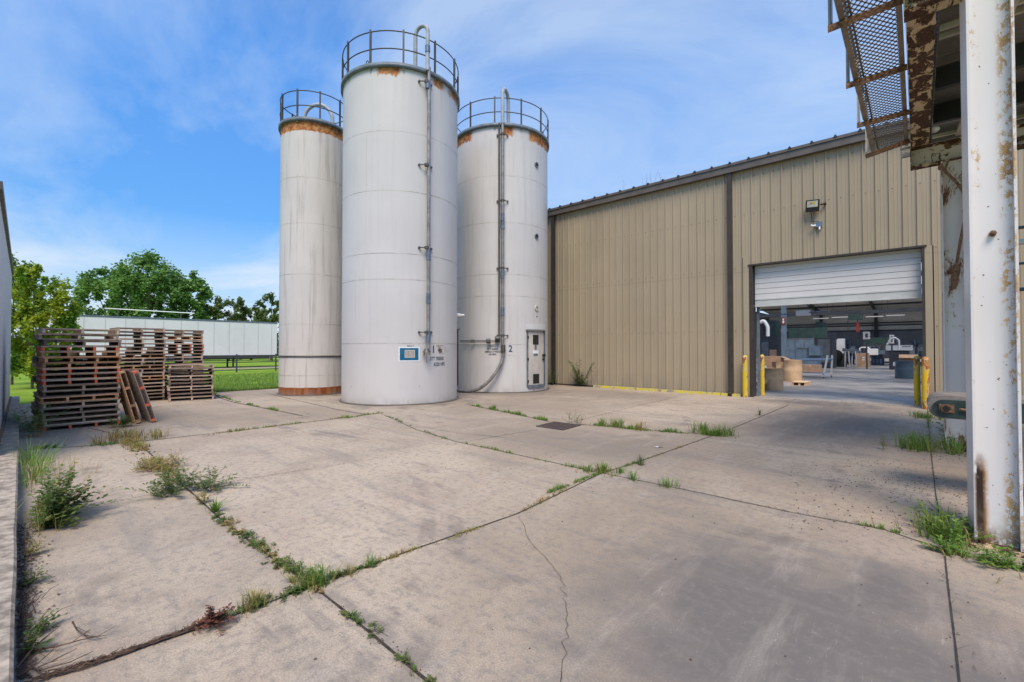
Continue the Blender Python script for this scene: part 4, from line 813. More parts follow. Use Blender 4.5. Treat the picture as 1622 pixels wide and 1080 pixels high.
# pipes and far posts beyond the nearest column
for py, r_, lb in ((361, .03, 'topmost'), (384, .055, 'thick white'), (418, .025, 'third'), (459, .035, 'lowest')):
    p = AY(1618, py, 12.5); b = MB(); b.tube([(p.x - .3, p.y, p.z), (p.x + 3, p.y, p.z + .02)], r_, 8)
    solo('wall_pipe', b, M['white'] if r_ > .05 else M['ring'], lb + ' horizontal pipe just right of the nearest column', 'pipe', 'pipes beyond the nearest column')
# conveyor
cv = thing('conveyor', 'dark green belt conveyor end sticking out between the two columns', 'conveyor', (.9, 7.2, 0))
pc = AY(1499, 644, 6.95); zc, R0 = pc.z, .125; x0 = pc.x - .03; y0, y1 = 6.95, 7.65; n = 14
def obround(mb, y0, y1, r, xc, x1, zc):
    sec = [(xc - r*math.cos(t), zc + r*math.sin(t)) for t in [-PI/2 + PI*k/n for k in range(n + 1)]]; sec = [(x1, zc - r)] + sec + [(x1, zc + r)]
    m = len(sec); mb.add([(x, y0, z) for x, z in sec] + [(x, y1, z) for x, z in sec], [(i, i + 1, m + i + 1, m + i) for i in range(m - 1)], True)
    mb.add([(x, y0, z) for x, z in sec], [tuple(range(m))[::-1]]); mb.add([(x, y1, z) for x, z in sec], [tuple(range(m))]); return mb
part('belt', obround(MB(), y0 + .012, y1 - .02, R0, x0, 3.0, zc), M['belt'], cv)
part('side_plate', obround(MB(), y0 - .015, y0 + .006, R0 - .028, x0 + .012, 3.0, zc - .016), M['convg'], cv)
part('side_plate', obround(MB(), y1 - .008, y1 + .012, R0 - .028, x0 + .012, 3.0, zc - .016), M['convg'], cv)
b = MB(); c0 = Vector((x0 + .03, y0 - .02, zc - .01)); b.hexa([c0 + Vector(q_)*.72 for q_ in ((-.085,-.012,-.065),(.085,-.012,-.065),(.085,.01,-.065),(-.085,.01,-.065),(-.085,-.012,.06),(.085,-.012,.06),(.085,.01,.06),(-.085,.01,.06))]); b.tube([c0, c0 + Vector((0, -.05, 0))], .045, 16); bp = part('bearing_block', b, M['bracket'], cv)
b = MB(); b.tube([c0 + Vector((0, -.045, 0)), c0 + Vector((0, -.056, 0))], .031, 14); part('bearing_hub', b, M['hole'], bp)
b = MB(); b.tube([c0 + Vector((.1, -.02, -.0)), c0 + Vector((.28, -.02, -.02))], .014, 6); b.tube([c0 + Vector((.20, -.02, -.02)), c0 + Vector((.24, -.02, -.02))], .032, 6); part('tension_screw', b, M['bracket'], cv)
for y in (y0 + .05, y1 - .1): b = MB(); b.box(.95, 1.03, y, y + .05, 0, zc - .1); part('support_leg', b, M['convg'], cv)

# ---------------------------------------------------------------- pallets
PH = .114
def pallet_proto(kind):
    wood = M['woodb'] if kind == 'brown' else M['woodd'] if kind == 'dark' else M['wood']; sl = M['woodred'] if kind == 'red' else wood
    t = thing('pallet', 'x', 'pallet', (0, 0, 0)); L_, W_ = .6, .5   # L along Y (boards), W along X (stringers)
    b = MB(); n = 7
    for k in range(n): x = -W_ + k*(2*W_ - .09)/(n - 1); j = rnd(-.004, .004); b.box(x + .001, x + .089, -L_ + rnd(-.006, .006), L_ + rnd(-.006, .006), .093 + j*.2, .113)
    part('top_deck', b, wood, t)
    b = MB(); n = 6
    for k in range(n): x = -W_ + k*(2*W_ - .09)/(n - 1); b.box(x + .001, x + .089, -L_ + rnd(-.006, .006), L_ + rnd(-.006, .006), .001, .019)
    part('bottom_deck', b, wood, t)
    ys = (-.585, -.02, .545) if kind in ('grey', 'dark') else (-.585, -.22, .18, .545)
    for y in ys: b = MB(); b.box(-W_, W_, y, y + .042, .0195, .0925); part('stringer', b, sl, t)
    return t
PROTO = {k: pallet_proto(k) for k in ('grey', 'brown', 'red', 'dark')}; USED = set()
def put_pallet(kind, loc, rot, label, group):
    p = PROTO[kind]
    if kind in USED:
        r = p.copy(); COL.objects.link(r)
        for ch in list(p.children): c = ch.copy(); COL.objects.link(c); c.parent = r
    else: USED.add(kind); r = p
    r.location = loc; r.rotation_euler = rot; r['label'] = label; r['category'] = 'pallet'; r['group'] = group; return r
ORD = ['bottom', 'second', 'third', 'fourth', 'fifth', 'sixth', 'seventh', 'eighth', 'ninth', 'tenth', 'eleventh', 'twelfth', 'thirteenth', 'fourteenth', 'fifteenth', 'sixteenth', 'seventeenth', 'eighteenth', 'nineteenth', 'twentieth']
def stack(cx, cy, rz_, n, kinds, where, jx=.03, jy=.02, jr=.012, top=None):
    for k in range(n):
        kd = kinds(k); x, y, r = cx + rnd(-jx, jx), cy + rnd(-jy, jy), rz_ + rnd(-jr, jr)
        if top and k >= top[0]: x += top[1]; y += top[2]
        col = {'grey': 'weathered grey', 'brown': 'brown', 'red': 'red-blocked', 'dark': 'dark weathered'}[kd]
        od = 'topmost' if k == n - 1 else ORD[k] + ('' if k == 0 else ' from the bottom')
        put_pallet(kd, (x, y, k*PH), (0, 0, r + (PI if random.random() < .5 else 0)), f'{col} wooden pallet, {od} of the {where}', 'pallets in the ' + where)
a0, a1 = G(66, 684), G(188, 672); ctrA = (a0 + a1)/2; dA = (a1 - a0); rA = math.atan2(-dA.x, dA.y)
stack(ctrA.x - .5*math.cos(rA), ctrA.y - .5*math.sin(rA), rA, 18, lambda k: 'red' if k in (0, 8, 9, 10, 14) else 'brown' if k in (11, 12, 13, 5) else 'grey' if k % 3 else 'dark', 'tall front stack', .035, .03, .015, (16, -.08, -.03))
stack(-18.6, 2.90, R(3), 20, lambda k: 'brown' if k in (6, 9, 12) else 'dark' if k % 3 == 0 else 'grey', 'second tall stack', .03, .02)
stack(-19.5, 4.18, R(2), 20, lambda k: 'red' if k in (14, 15) else 'brown' if k % 4 == 1 else 'grey', 'far back stack', .03, .02)
d0, d1 = G(268, 635.5), G(337, 631.5); cD = (d0 + d1)/2; dD = d1 - d0; rD = math.atan2(-dD.x, dD.y)
stack(cD.x - .5*math.cos(rD), cD.y - .5*math.sin(rD), rD, 10, lambda k: 'dark' if k % 3 else 'grey', 'low dark stack', .02, .02)
stack(ctrA.x - 1.58, ctrA.y - .02, rA, 14, lambda k: 'grey' if k % 2 else 'dark', 'stack behind the front stack', .04, .05, .02)
stack(-19.75, 2.85, R(2), 15, lambda k: 'grey' if k % 3 else 'dark', 'stack behind the second stack', .03, .03)
# pallets leaning on edge against the front stack
for kd, xo, yb_, yt, lb in (('brown', -13.35, 2.03, 1.74, 'brown wooden pallet standing on edge and leaning against the front stack, closest to it'), ('red', -13.30, 2.30, 1.96, 'orange-brown pallet leaning on edge at the outside of the front stack')):
    ang = math.atan2(1.0, -(yb_ - yt) / 1.0)
    r = put_pallet(kd, (0, 0, 0), (0, 0, 0), lb, 'pallets leaning on the front stack')
    tilt = math.atan2(yb_ - yt, 1.15); r.rotation_euler = (PI/2 + tilt, 0, 0); h = .6*math.cos(tilt)
    r.location = (xo, (yb_ + yt)/2 + .05, h + PH*math.sin(tilt))

# ---------------------------------------------------------------- trees, trailer, fence, far field
def crown(mb, c, rad, n, leaf, blobs, seed, flat=.9):
    rr = random.Random(seed); cl = []
    for k in range(blobs):
        while True:
            q = Vector((rr.uniform(-1, 1), rr.uniform(-1, 1), rr.uniform(-.85, 1)))
            if q.length < 1: break
        q = q.normalized()*(q.length**.45)*.88; s_ = rr.uniform(.08, .20)*(1.2 - .4*q.length)
        cl.append((Vector((c[0] + q.x*rad[0], c[1] + q.y*rad[1], c[2] + q.z*rad[2])), s_*rad[0], s_*rad[2], q))
    for i in range(n):
        cc, sx, sz, q = cl[rr.randrange(blobs)]
        o = Vector((rr.gauss(0, .5)*sx, rr.gauss(0, .5)*sx, rr.gauss(0, .42)*sz)); p = cc + o; L_ = leaf*rr.uniform(.6, 1.3)
        d1 = Vector((rr.gauss(0, 1) + q.x*.8, rr.gauss(0, 1) + q.y*.8, rr.gauss(0, .6) - .1)).normalized(); d2 = d1.cross(Vector((rr.gauss(0, 1), rr.gauss(0, 1), rr.gauss(0, 1)))).normalized()
        a = d1*L_; b_ = d2*L_*.42; mb.add([p - a*.5, p + b_, p + a*.6, p - b_], [(0, 1, 2, 3)])
    return cl
def tree(name, base, h, rad, n, leaf, blobs, m, label, seed, zc=.58, tr=.16, group=None, forks=7):
    t = thing(name, label, 'tree', tuple(base), group=group); base = Vector(base); b = MB(); rr = random.Random(seed + 1)
    c = (base.x, base.y, base.z + h*zc); R3 = (rad[0], rad[1], h*(1 - zc)); cl = crown(b, c, R3, n, leaf, blobs, seed); part('crown', b, m, t)
    b = MB(); top = base + Vector((rr.uniform(-.3, .3), 0, h*.72)); b.tube([base, base.lerp(top, .3) + Vector((.08, 0, 0)), base.lerp(top, .65), top], tr, 8, True, tr*.25)
    for k in range(forks):
        cc = cl[rr.randrange(len(cl))][0]; s_ = base.lerp(top, rr.uniform(.3, .8)); b.tube([s_, s_.lerp(cc, .5) + Vector((0, 0, -.15*rr.random())), cc], tr*.4, 5, False, tr*.08)
    part('trunk', b, M['bark'], t); return t
def at(px, py, dist): return AD(px, py, dist)
def gpos(px, dist): p = AD(px, 552, dist); return (p.x, p.y, -.06)
for px, dist, h, r_, n, lb, sd_ in ((178, 62, 13.6, 4.6, 9000, 'broad green maple behind the trailer, left part of the big clump', 1), (236, 60, 14.8, 4.9, 10000, 'tallest green maple at the centre of the big clump behind the trailer', 2), (292, 63, 12.9, 3.7, 7500, 'darker green maple on the right of the big clump behind the trailer', 3)):
    tree('maple_tree', gpos(px, dist), h, (r_, r_), int(n*1.7), .34, 120, M['leaf1'], lb, sd_, .56, .3, 'big trees behind the trailer')
for px, dist, h, r_, n, lb, sd_ in ((362, 66, 10.0, 2.9, 3600, 'smaller dull green tree between the maples and the silos', 5), (398, 70, 8.6, 2.3, 2400, 'low thin tree just left of the silos behind the trailer', 6), (430, 66, 9.8, 2.8, 3400, 'dull green tree partly hidden by the left silo', 7)):
    tree('small_tree', gpos(px, dist), h, (r_, r_), int(n*1.5), .32, 60, M['leaf2'], lb, sd_, .60, .2, 'smaller trees behind the trailer')
t1 = gpos(52, 19.5); tree('box_elder', (t1[0], t1[1], -.03), 5.6, (1.3, 1.5), 17000, .115, 120, M['leafy'], 'bushy yellow-green young tree growing by the corrugated wall', 9, .52, .05, None, 14)
t1 = gpos(20, 21.5); tree('box_elder', (t1[0], t1[1], -.03), 6.2, (1.1, 1.3), 9000, .12, 70, M['gblade'], 'taller bright green young tree at the corner of the corrugated wall', 10, .55, .05, None, 10)
t1 = gpos(82, 21); tree('box_elder', (t1[0], t1[1], -.03), 3.6, (1.1, 1.2), 8000, .12, 60, M['leafy'], 'low yellow-green bush tree just left of the pallet stacks', 12, .45, .04, None, 8)
b = MB(); rr = random.Random(4)   # distant wood as one mass
for k in range(150):
    px = -700 + k*18 + rr.uniform(-8, 8); dist = rr.uniform(120, 150) / max(.35, math.cos(math.atan((px - CX)/FPX)))
    p = AD(px, 552, dist*.8); h = rr.uniform(5, 8.5)
    for i in range(170):
        q = Vector((p.x + rr.gauss(0, 3.4), p.y + rr.gauss(0, 2), abs(rr.gauss(0, .42))*h)); d1 = Vector((rr.gauss(0, 1), rr.gauss(0, 1), rr.gauss(0, .7))).normalized()*rr.uniform(.6, 1.3); d2 = d1.cross(Vector((rr.gauss(0, 1), rr.gauss(0, 1), rr.gauss(0, 1)))).normalized()*.5
        b.add([q - d1, q + d2, q + d1, q - d2], [(0, 1, 2, 3)])
solo('distant_wood', b, M['hill'], 'far-off dark tree line low on the horizon beyond the field', 'trees', kind='stuff', origin=(0, 0, 0))
# trailer: its long side runs along Y
TX = AD(437, 552, 44).x; ty1 = AX(438.5, 540, TX).y; tz1 = AX(437, 511.5, TX).z; tz0 = AX(437, 563, TX).z; ty0 = ty1 - 15.5
tr_ = thing('semi_trailer', 'long white box trailer parked on the grass behind the pallets', 'trailer', (TX - 1.3, (ty0 + ty1)/2, -.06))
b = MB(); b.box(TX - 2.6, TX, ty0, ty1, tz0, tz1); 
y = ty0 + .6
part('box_body', b, M['trailer'], tr_); b = MB()
while y < ty1: b.box(TX + .001, TX + .012, y, y + .035, tz0 + .2, tz1 - .18); y += 1.2
part('panel_seam', b, M['doorbar'], tr_)
b = MB(); b.box(TX - .02, TX + .02, ty0, ty1, tz1 - .12, tz1 + .02); part('top_rail', b, M['ring'], tr_)
b = MB(); b.box(TX - .02, TX + .03, ty0, ty1, tz0 - .06, tz0 + .12); b.box(TX - 2.2, TX - .4, ty0, ty1 - .5, tz0 - .25, tz0 - .07); part('bottom_rail', b, M['trailerd'], tr_)
b = MB(); 
for y in (ty1 - 3.6,):
    for x in (TX - .5, TX - 2.1): b.box(x - .06, x + .06, y - .06, y + .06, .0, tz0 - .2); b.box(x - .15, x + .15, y - .15, y + .15, -.04, .0); b.bar((x, y, .5), (x, y + 1.2, tz0 - .1), .05, .05)
part('landing_gear', b, M['trailerd'], tr_)
for y in (ty0 + 2, ty0 + 3.3):
    for x in (TX - .35, TX - 2.25): b = MB(); b.tube([(x - .14, y, .45), (x + .14, y, .45)], .50, 20); wv = part('wheel', b, M['tyre'], tr_); b = MB(); b.tube([(x - .15, y, .45), (x + .15, y, .45)], .24, 14); part('rim', b, M['ring'], wv)
# pale pole seen above the trailer
p0, p1 = AD(166, 489, 50), AD(308, 497, 50); b = MB(); b.tube([p0, p1], .05, 8); lp = thing('pole_boom', 'long pale horizontal pole held up behind the trailer roof', 'pole', (p0.x, p0.y, -.06)); part('boom', b, M['white'], lp)
b = MB()
for q in (p0.lerp(p1, .15), p0.lerp(p1, .85)): b.tube([(q.x, q.y, -.06), (q.x, q.y, q.z)], .05, 6)
part('support_post', b, M['rail'], lp)
# pipe fence on the lawn
FX = G(375, 589, -.06).x; fe = thing('pipe_fence', 'low dark pipe fence standing on the grass in front of the trailer', 'fence', (FX, 8, -.06))
yA = AX(250, 560, FX).y; yB = AX(560, 560, FX).y; ztop = AX(375, 566, FX).z
pys = [AX(375, 560, FX).y + k*(AX(437, 560, FX).y - AX(375, 560, FX).y) for k in range(-3, 4)]
for y in pys: b = MB(); b.tube([(FX, y, -.1), (FX, y, ztop + .28)], .055, 8); part('post', b, M['steel'], fe)
for z in (ztop, ztop - .32, .12): b = MB(); b.tube([(FX, pys[0], z), (FX, pys[-1], z)], .035, 6); part('rail', b, M['steel'], fe)
b = MB(); b.box(FX - 9, FX - 6.5, yA - 3, yB + 12, -.055, -.045); struct('gravel_track', b, M['curb'])

# ---------------------------------------------------------------- inside the warehouse
def ig(px, py): return G(px, py, .012)
def drum(px, py, r, h, m, name, label, cat, group=None):
    p = ig(px, py); n_ = Vector((p.x, p.y, 0)).normalized(); cx, cy = p.x + n_.x*r, p.y + n_.y*r
    t = thing(name, label, cat, (cx, cy, .012), group=group); b = MB(); b.lathe((cx, cy, .013), [(r*.985, 0), (r, .02), (r, h*.5), (r*1.004, h*.51), (r, h*.52), (r, h - .02), (r*1.01, h - .015), (r*1.01, h)], 32); part('body', b, m, t); b = MB(); b.lathe((cx, cy, .013 + h), [(r*1.01, 0), (r*.96, 0), (r*.95, -.04), (.001, -.04)], 32, False); part('lid', b, m, t); return t, cx, cy
t, cx, cy = drum(1223.5, 617.5, .385, .87, M['board'], 'fibre_drum', 'tan cardboard drum with a white label, nearest the threshold and left of the others', 'drum', 'cardboard drums inside the door')
q = AD(1229, 594, 18.0); b = MB(); b.patch((cx, cy, 0), .374, math.atan2(-cy, -cx) + .15, math.atan2(-cy, -cx) + .75, .50, .66, 5, .002); part('paper_label', b, M['paper'], t)
b = MB(); f0 = AD(1206, 606, 18.2); b.hexa([f0 + Vector(q_) for q_ in ((-.2,-.1,-.12),(.15,-.2,-.05),(.2,.1,.0),(-.1,.15,-.1),(-.16,-.1,.05),(.17,-.2,.12),(.24,.1,.16),(-.08,.15,.06))]); part('torn_flap', b, M['board'], t)
drum(1255.5, 603.5, .42, 1.08, M['board'], 'fibre_drum', 'smooth tan cardboard drum standing beside the small pallet', 'drum', 'cardboard drums inside the door')
drum(1239, 601.5, .42, 1.08, M['board'], 'fibre_drum', 'tan cardboard drum half hidden between the boxes and the other drum', 'drum', 'cardboard drums inside the door')
def ibox(px0, px1, py, h, dep, m, name, label, cat, z0=.012, group=None, parts=None):
    p0, p1 = ig(px0, py), None; p1 = AY(px1, py, p0.y); b = MB(); b.box(p0.x, p1.x, p0.y, p0.y + dep, z0 + .002, z0 + h); t = thing(name, label, cat, ((p0.x + p1.x)/2, p0.y + dep/2, z0), group=group)
    part('body', b, m, t); return t, p0, p1
def tape(t, p0, p1, h, dep, z0=.012):
    xm = (p0.x + p1.x)/2; b = MB(); b.box(xm - .03, xm + .03, p0.y - .003, p0.y + dep, z0 + h, z0 + h + .003); b.box(xm - .03, xm + .03, p0.y - .004, p0.y - .001, z0 + h - .12, z0 + h); part('packing_tape', b, M['board'], t)
t, p0, p1 = ibox(1201, 1222, 609, 1.05, .9, M['boardd'], 'cardboard_box', 'large brown cardboard box behind the left bollard inside the door', 'box'); tape(t, p0, p1, 1.05, .9); b = MB(); b.box(p0.x + .1, p0.x + .35, p0.y - .006, p0.y - .001, .7, .9); part('shipping_label', b, M['paper'], t)
b = MB(); b.box(p0.x + .02, p1.x + .35, p0.y + .1, p0.y + .8, 1.068, 1.32); t2 = thing('cardboard_box', 'open brown carton lying on top of the large box at the left', 'box', (p0.x, p0.y, 1.066)); part('body', b, M['boardd'], t2); b = MB(); b.add([(p1.x + .35, p0.y + .1, 1.31), (p1.x + .35, p0.y + .8, 1.31), (p1.x + .6, p0.y + .8, 1.2), (p1.x + .6, p0.y + .1, 1.2)], [(0, 1, 2, 3)]); part('flap', b, M['boardd'], t2)
# small pallet
p = ig(1254, 609); q = AY(1277, 609, p.y); t = thing('skid', 'low pale wooden skid on the factory floor beside the drums', 'skid', tuple(p)); b = MB(); b.box(p.x, q.x, p.y, p.y + 1.2, .13, .16); part('deck', b, M['board'], t)
for x in (p.x, (p.x + q.x)/2 - .03, q.x - .08): b = MB(); b.box(x, x + .08, p.y + .02, p.y + 1.18, .013, .129); part('runner', b, M['board'], t)
# work table on white frame
p = ig(1262, 596.5); q = AY(1312, 597, p.y); t = thing('work_table', 'blue-topped work table on a white tube frame near the drums', 'table', ((p.x + q.x)/2, p.y + .6, .012)); W_ = q.x - p.x
b = MB(); b.hexa([(p.x - .2, p.y, .95), (q.x - .1, p.y, .98), (q.x + .1, p.y + 1.3, 1.06), (p.x, p.y + 1.3, 1.03), (p.x - .2, p.y, 1.0), (q.x - .1, p.y, 1.04), (q.x + .1, p.y + 1.3, 1.12), (p.x, p.y + 1.3, 1.09)]); part('table_top', b, M['bgrey'], t)
for a_, c_ in (((p.x, p.y, .1), (p.x, p.y, .95)), ((q.x - .22, p.y, .1), (q.x - .02, p.y, 1.3)), ((q.x, p.y + 1.2, .1), (q.x + .05, p.y + 1.2, 1.3)), ((p.x, p.y + 1.2, .1), (p.x, p.y + 1.2, 1.03))): b = MB(); b.bar(a_, c_, .09, .09); part('leg', b, M['white'], t)
b = MB(); b.bar((p.x, p.y, .22), (q.x - .2, p.y, .22), .09, .09, (0, 0, 1)); b.bar((p.x, p.y + 1.2, .22), (q.x, p.y + 1.2, .22), .09, .09); b.bar((q.x - .2, p.y, .22), (q.x, p.y + 1.2, .22), .07, .07); part('lower_rail', b, M['white'], t)
for a_ in ((p.x, p.y), (q.x - .22, p.y), (q.x, p.y + 1.2), (p.x, p.y + 1.2)): b = MB(); b.tube([(a_[0] - .02, a_[1], .065), (a_[0] + .02, a_[1], .065)], .05, 10); part('castor', b, M['tyre'], t)
t2, p0, p1 = ibox(1268, 1299, 592, .62, .8, M['boardd'], 'cardboard_box', 'wide brown carton on the floor under the blue table', 'box'); tape(t2, p0, p1, .62, .8)
# steel post with sign
p = ig(1238, 590); q = AY(1245.5, 590, p.y); t = thing('steel_post', 'blue-grey steel post inside carrying a red and white sign', 'post', (p.x, p.y, .012)); b = MB(); b.box(p.x, q.x, p.y, p.y + .03, .013, rz(p.y) - .7); b.box(p.x, q.x, p.y + .27, p.y + .30, .013, rz(p.y) - .7); b.box((p.x + q.x)/2 - .01, (p.x + q.x)/2 + .01, p.y + .031, p.y + .269, .013, rz(p.y) - .7); part('column_section', b, M['bgrey'], t)
z_ = AY(1241, 509, p.y).z; b = MB(); b.box(p.x + .02, q.x - .02, p.y - .03, p.y - .002, z_ - .25, z_ + .25); sgn = part('sign', b, M['redp'], t); b = MB(); xm = (p.x + q.x)/2; b.add([(xm - .07, p.y - .035, z_ + .16), (xm + .07, p.y - .035, z_ + .16), (xm + .02, p.y - .035, z_ + .02), (xm + .08, p.y - .035, z_ - .06), (xm, p.y - .035, z_ - .2), (xm - .08, p.y - .035, z_ - .06), (xm - .02, p.y - .035, z_ + .02)], [(0, 1, 2), (0, 2, 6), (3, 4, 5), (2, 3, 5), (2, 5, 6)]); part('sign_arrow', b, M['paper'], sgn)
# tall cabinet row, machines
def machine(name, label, cat, px0, px1, py, z1, dep, m, extras=()):
    t, p0, p1 = ibox(px0, px1, py, z1, dep, m, name, label, cat)
    w_ = p1.x - p0.x
    for nm, x0, x1, z0, zz1, mm, ex in extras:
        b = MB(); b.box(p0.x + x0*w_, p0.x + x1*w_, p0.y - ex, (p0.y - .002) if ex > 0 and zz1 <= z1 else p0.y + dep*.8, z0 if z0 > z1 - .001 or ex > 0 else z0, zz1); part(nm, b, M[mm], t)
    return t, p0, p1
machine('control_cabinet', 'tall grey-green cabinet row behind the steel post', 'cabinet', 1245, 1290, 583, 2.45, 1.2, M['machine'], (('door_panel', .03, .32, .2, 2.3, 'bgrey', .03), ('door_panel', .35, .64, .2, 2.3, 'bgrey', .03), ('door_panel', .67, .97, .2, 2.3, 'bgrey', .03), ('air_handler', .1, 1.4, 2.46, 3.3, 'green', 0)))
machine('injection_machine', 'dark machine with pipes on top at the far left of the hall', 'machine', 1204, 1232, 585, 2.6, 2, M['steel'], (('guard_panel', .1, .5, .6, 2.2, 'machine', .04), ('hopper', .5, .9, 2.62, 3.8, 'green', 0), ('belt_guard', .55, .95, .5, 1.6, 'boardd', .05)))
def hosearc(px0, py0, px1, py1, y, m, label, r=.08, zf=None):
    a_, c_ = AY(px0, py0, y), AY(px1, py1, y); b = MB(); pts = [a_.lerp(c_, k/12) + Vector((0, 0, math.sin(PI*k/12)*(c_ - a_).length*.45)) for k in range(13)]; pts.append(Vector((c_.x, c_.y, zf if zf else c_.z - .6))); b.tube(pts, r, 7); solo('suction_hose', b, m, label, 'hose')
hosearc(1204, 512, 1216, 519, 34, M['white'], 'white curved hose at the far left inside the hall', .12)
machine('press_frame', 'dark blue-grey press bed behind the work table', 'machine', 1262, 1296, 588, 1.6, 1.5, M['bgrey'], (('tie_bar', .0, 1.0, 1.62, 1.75, 'machine', 0), ('guard_rail', .6, 1.1, 1.2, 1.9, 'bgrey', .2)))
machine('dark_press', 'big dark moulding press in the middle of the hall', 'machine', 1290, 1318, 582, 3.0, 3, M['steel'], (('hopper', .1, .5, 3.01, 3.9, 'green', 0), ('side_guard', .2, .9, .5, 2.4, 'machine', .05)))
p = ig(1330, 580); t = thing('reel_machine', 'machine with a slanted white hood above a round black reel', 'machine', (p.x, p.y, .012))
h0, h1 = AY(1316, 556, p.y), AY(1337, 537, p.y); b = MB(); xs = [(h0.x, h0.z - .1), (h0.x, h0.z + .35), (h0.x + .55, h1.z), (h1.x, h1.z), (h1.x, h0.z), (h1.x - .3, h0.z - .5), (h1.x - .45, h0.z + .1)]
b.add([(x, p.y, z) for x, z in xs] + [(x, p.y + .8, z) for x, z in xs], [tuple(range(7))[::-1], tuple(range(7, 14))] + [(i, (i + 1) % 7, 7 + (i + 1) % 7, 7 + i) for i in range(7)]); part('hood', b, M['white'], t)
rc_ = AY(1324, 562, p.y - .3); b = MB(); b.tube([rc_ + Vector((0, -.05, 0)), rc_ + Vector((0, .5, 0))], .52, 24); rl = part('reel', b, M['hole'], t); b = MB(); b.tube([rc_ + Vector((0, -.08, 0)), rc_ + Vector((0, -.04, 0))], .07, 10); part('reel_hub', b, M['white'], rl)
b = MB(); b.box(rc_.x - .6, rc_.x + .7, p.y + .2, p.y + .9, .013, 1.1); part('base_cabinet', b, M['steel'], t)
for i, px in enumerate((1341, 1352)):
    p = ig(px, 581); t = thing('stand_frame', ('white-legged stand beside the black reel' if i == 0 else 'white-legged stand beside the brown bin'), 'stand', tuple(p), group='white-legged stands')
    for dx_ in (-.12, .25): b = MB(); b.bar((p.x + dx_, p.y, .013), (p.x + dx_*.6, p.y, 1.45), .09, .09); part('leg', b, M['doorw'], t)
    b = MB(); b.hexa([(p.x - .3, p.y, 1.45), (p.x + .5, p.y, 1.25), (p.x + .5, p.y + .8, 1.25), (p.x - .3, p.y + .8, 1.45), (p.x - .3, p.y, 1.75), (p.x + .5, p.y, 1.5), (p.x + .5, p.y + .8, 1.5), (p.x - .3, p.y + .8, 1.75)]); part('tray', b, M['machine'], t)
t, p0, p1 = ibox(1355, 1377, 580, 1.27, 1.2, M['boardd'], 'bulk_bin', 'square brown bulk bin with two white labels in mid hall', 'bin')
w_ = p1.x - p0.x
for z0 in (.62, .82): b = MB(); b.box(p0.x + w_*.5, p0.x + w_*.68, p0.y - .01, p0.y - .003, z0, z0 + .11); part('paper_label', b, M['paper'], t)
b = MB(); c0 = Vector((p0.x + w_*.3, p0.y + .4, 1.3)); b.tube([c0, c0 + Vector((0, 0, .4)), c0 + Vector((.15, 0, .5)), c0 + Vector((.6, 0, .5)), c0 + Vector((.75, 0, .35)), c0 + Vector((.75, 0, 0))], .06, 6); part('hoop_handle', b, M['white'], t)
p = AY(1372, 556, p0.y + .3); b = MB(); b.box(p.x, p.x + .85, p.y, p.y + .3, p.z - .3, p.z + .28); b.box(p.x + .1, p.x + .18, p.y + .1, p.y + .2, .013, p.z - .3); solo('white_panel_stand', b, M['white'], 'small white panel on a post just right of the brown bin', 'panel')
# far dark machine line with long white bed
machine('long_machine', 'long dark machine line along the back right of the hall', 'machine', 1368, 1462, 573.5, 2.2, 3, M['steel'], (('lower_rail', .1, .98, .2, .55, 'doorw', .15), ('guard_panel', .05, .3, 1.0, 2.0, 'machine', .1), ('top_duct', .0, .5, 2.22, 2.9, 'green', 0), ('guard_panel', .72, .95, .8, 1.8, 'machine', .1)))
yb = 48.0; a_, c_ = AY(1403, 554, yb), AY(1445.5, 546, yb); t = thing('robot_bed', 'long white machine cover with a dark slot at the right of the hall', 'machine', (a_.x, yb, .012)); b = MB(); b.box(a_.x, c_.x, yb, yb + 1, a_.z, c_.z); part('cover', b, M['white'], t)
b = MB(); b.box(a_.x + (c_.x - a_.x)*.62, a_.x + (c_.x - a_.x)*.93, yb - .02, yb - .003, (a_.z + c_.z)/2 + .08, c_.z - .08); part('slot', b, M['hole'], t); b = MB(); b.box(a_.x + .2, c_.x - .2, yb + .1, yb + .9, .013, a_.z - .01); part('pedestal', b, M['steel'], t)
hosearc(1405, 545, 1424, 540, 46, M['white'], 'white hose arching over the long white machine cover', .07)
def rectframe(px0, px1, py0, py1, y, r, m, name, label, cat):
    a_, c_ = AY(px0, py1, y), AY(px1, py0, y); t = thing(name, label, cat, (a_.x, y, .012)); b = MB(); b.box(a_.x, a_.x + r, y, y + r, a_.z, c_.z); b.box(c_.x - r, c_.x, y, y + r, a_.z, c_.z); b.box(a_.x + r, c_.x - r, y, y + r, a_.z, a_.z + r); b.box(a_.x + r, c_.x - r, y, y + r, c_.z - r, c_.z); part('frame', b, m, t)
    b = MB(); b.box((a_.x + c_.x)/2 - .05, (a_.x + c_.x)/2 + .05, y + .01, y + .09, .013, a_.z - .001); part('post', b, M['steel'], t); return t
rectframe(1367, 1378, 526, 538, 47, .14, M['doorw'], 'machine_window', 'pale square machine window frame above the brown bin', 'frame'); rectframe(1409, 1416, 531, 543, 47, .09, M['ins'], 'machine_window', 'narrow pale frame standing over the long white machine cover', 'frame')
p = AY(1358, 520, 44); t = thing('hoist_block', 'red hoist block hanging from a dark crane trolley', 'hoist', tuple(p)); b = MB(); b.hexa([(p.x - .09, 44, p.z - .30), (p.x + .14, 44, p.z - .30), (p.x + .14, 44.3, p.z - .30), (p.x - .09, 44.3, p.z - .30), (p.x - .05, 44, p.z + .42), (p.x + .07, 44, p.z + .42), (p.x + .07, 44.3, p.z + .42), (p.x - .05, 44.3, p.z + .42)]); part('block', b, M['redp'], t)
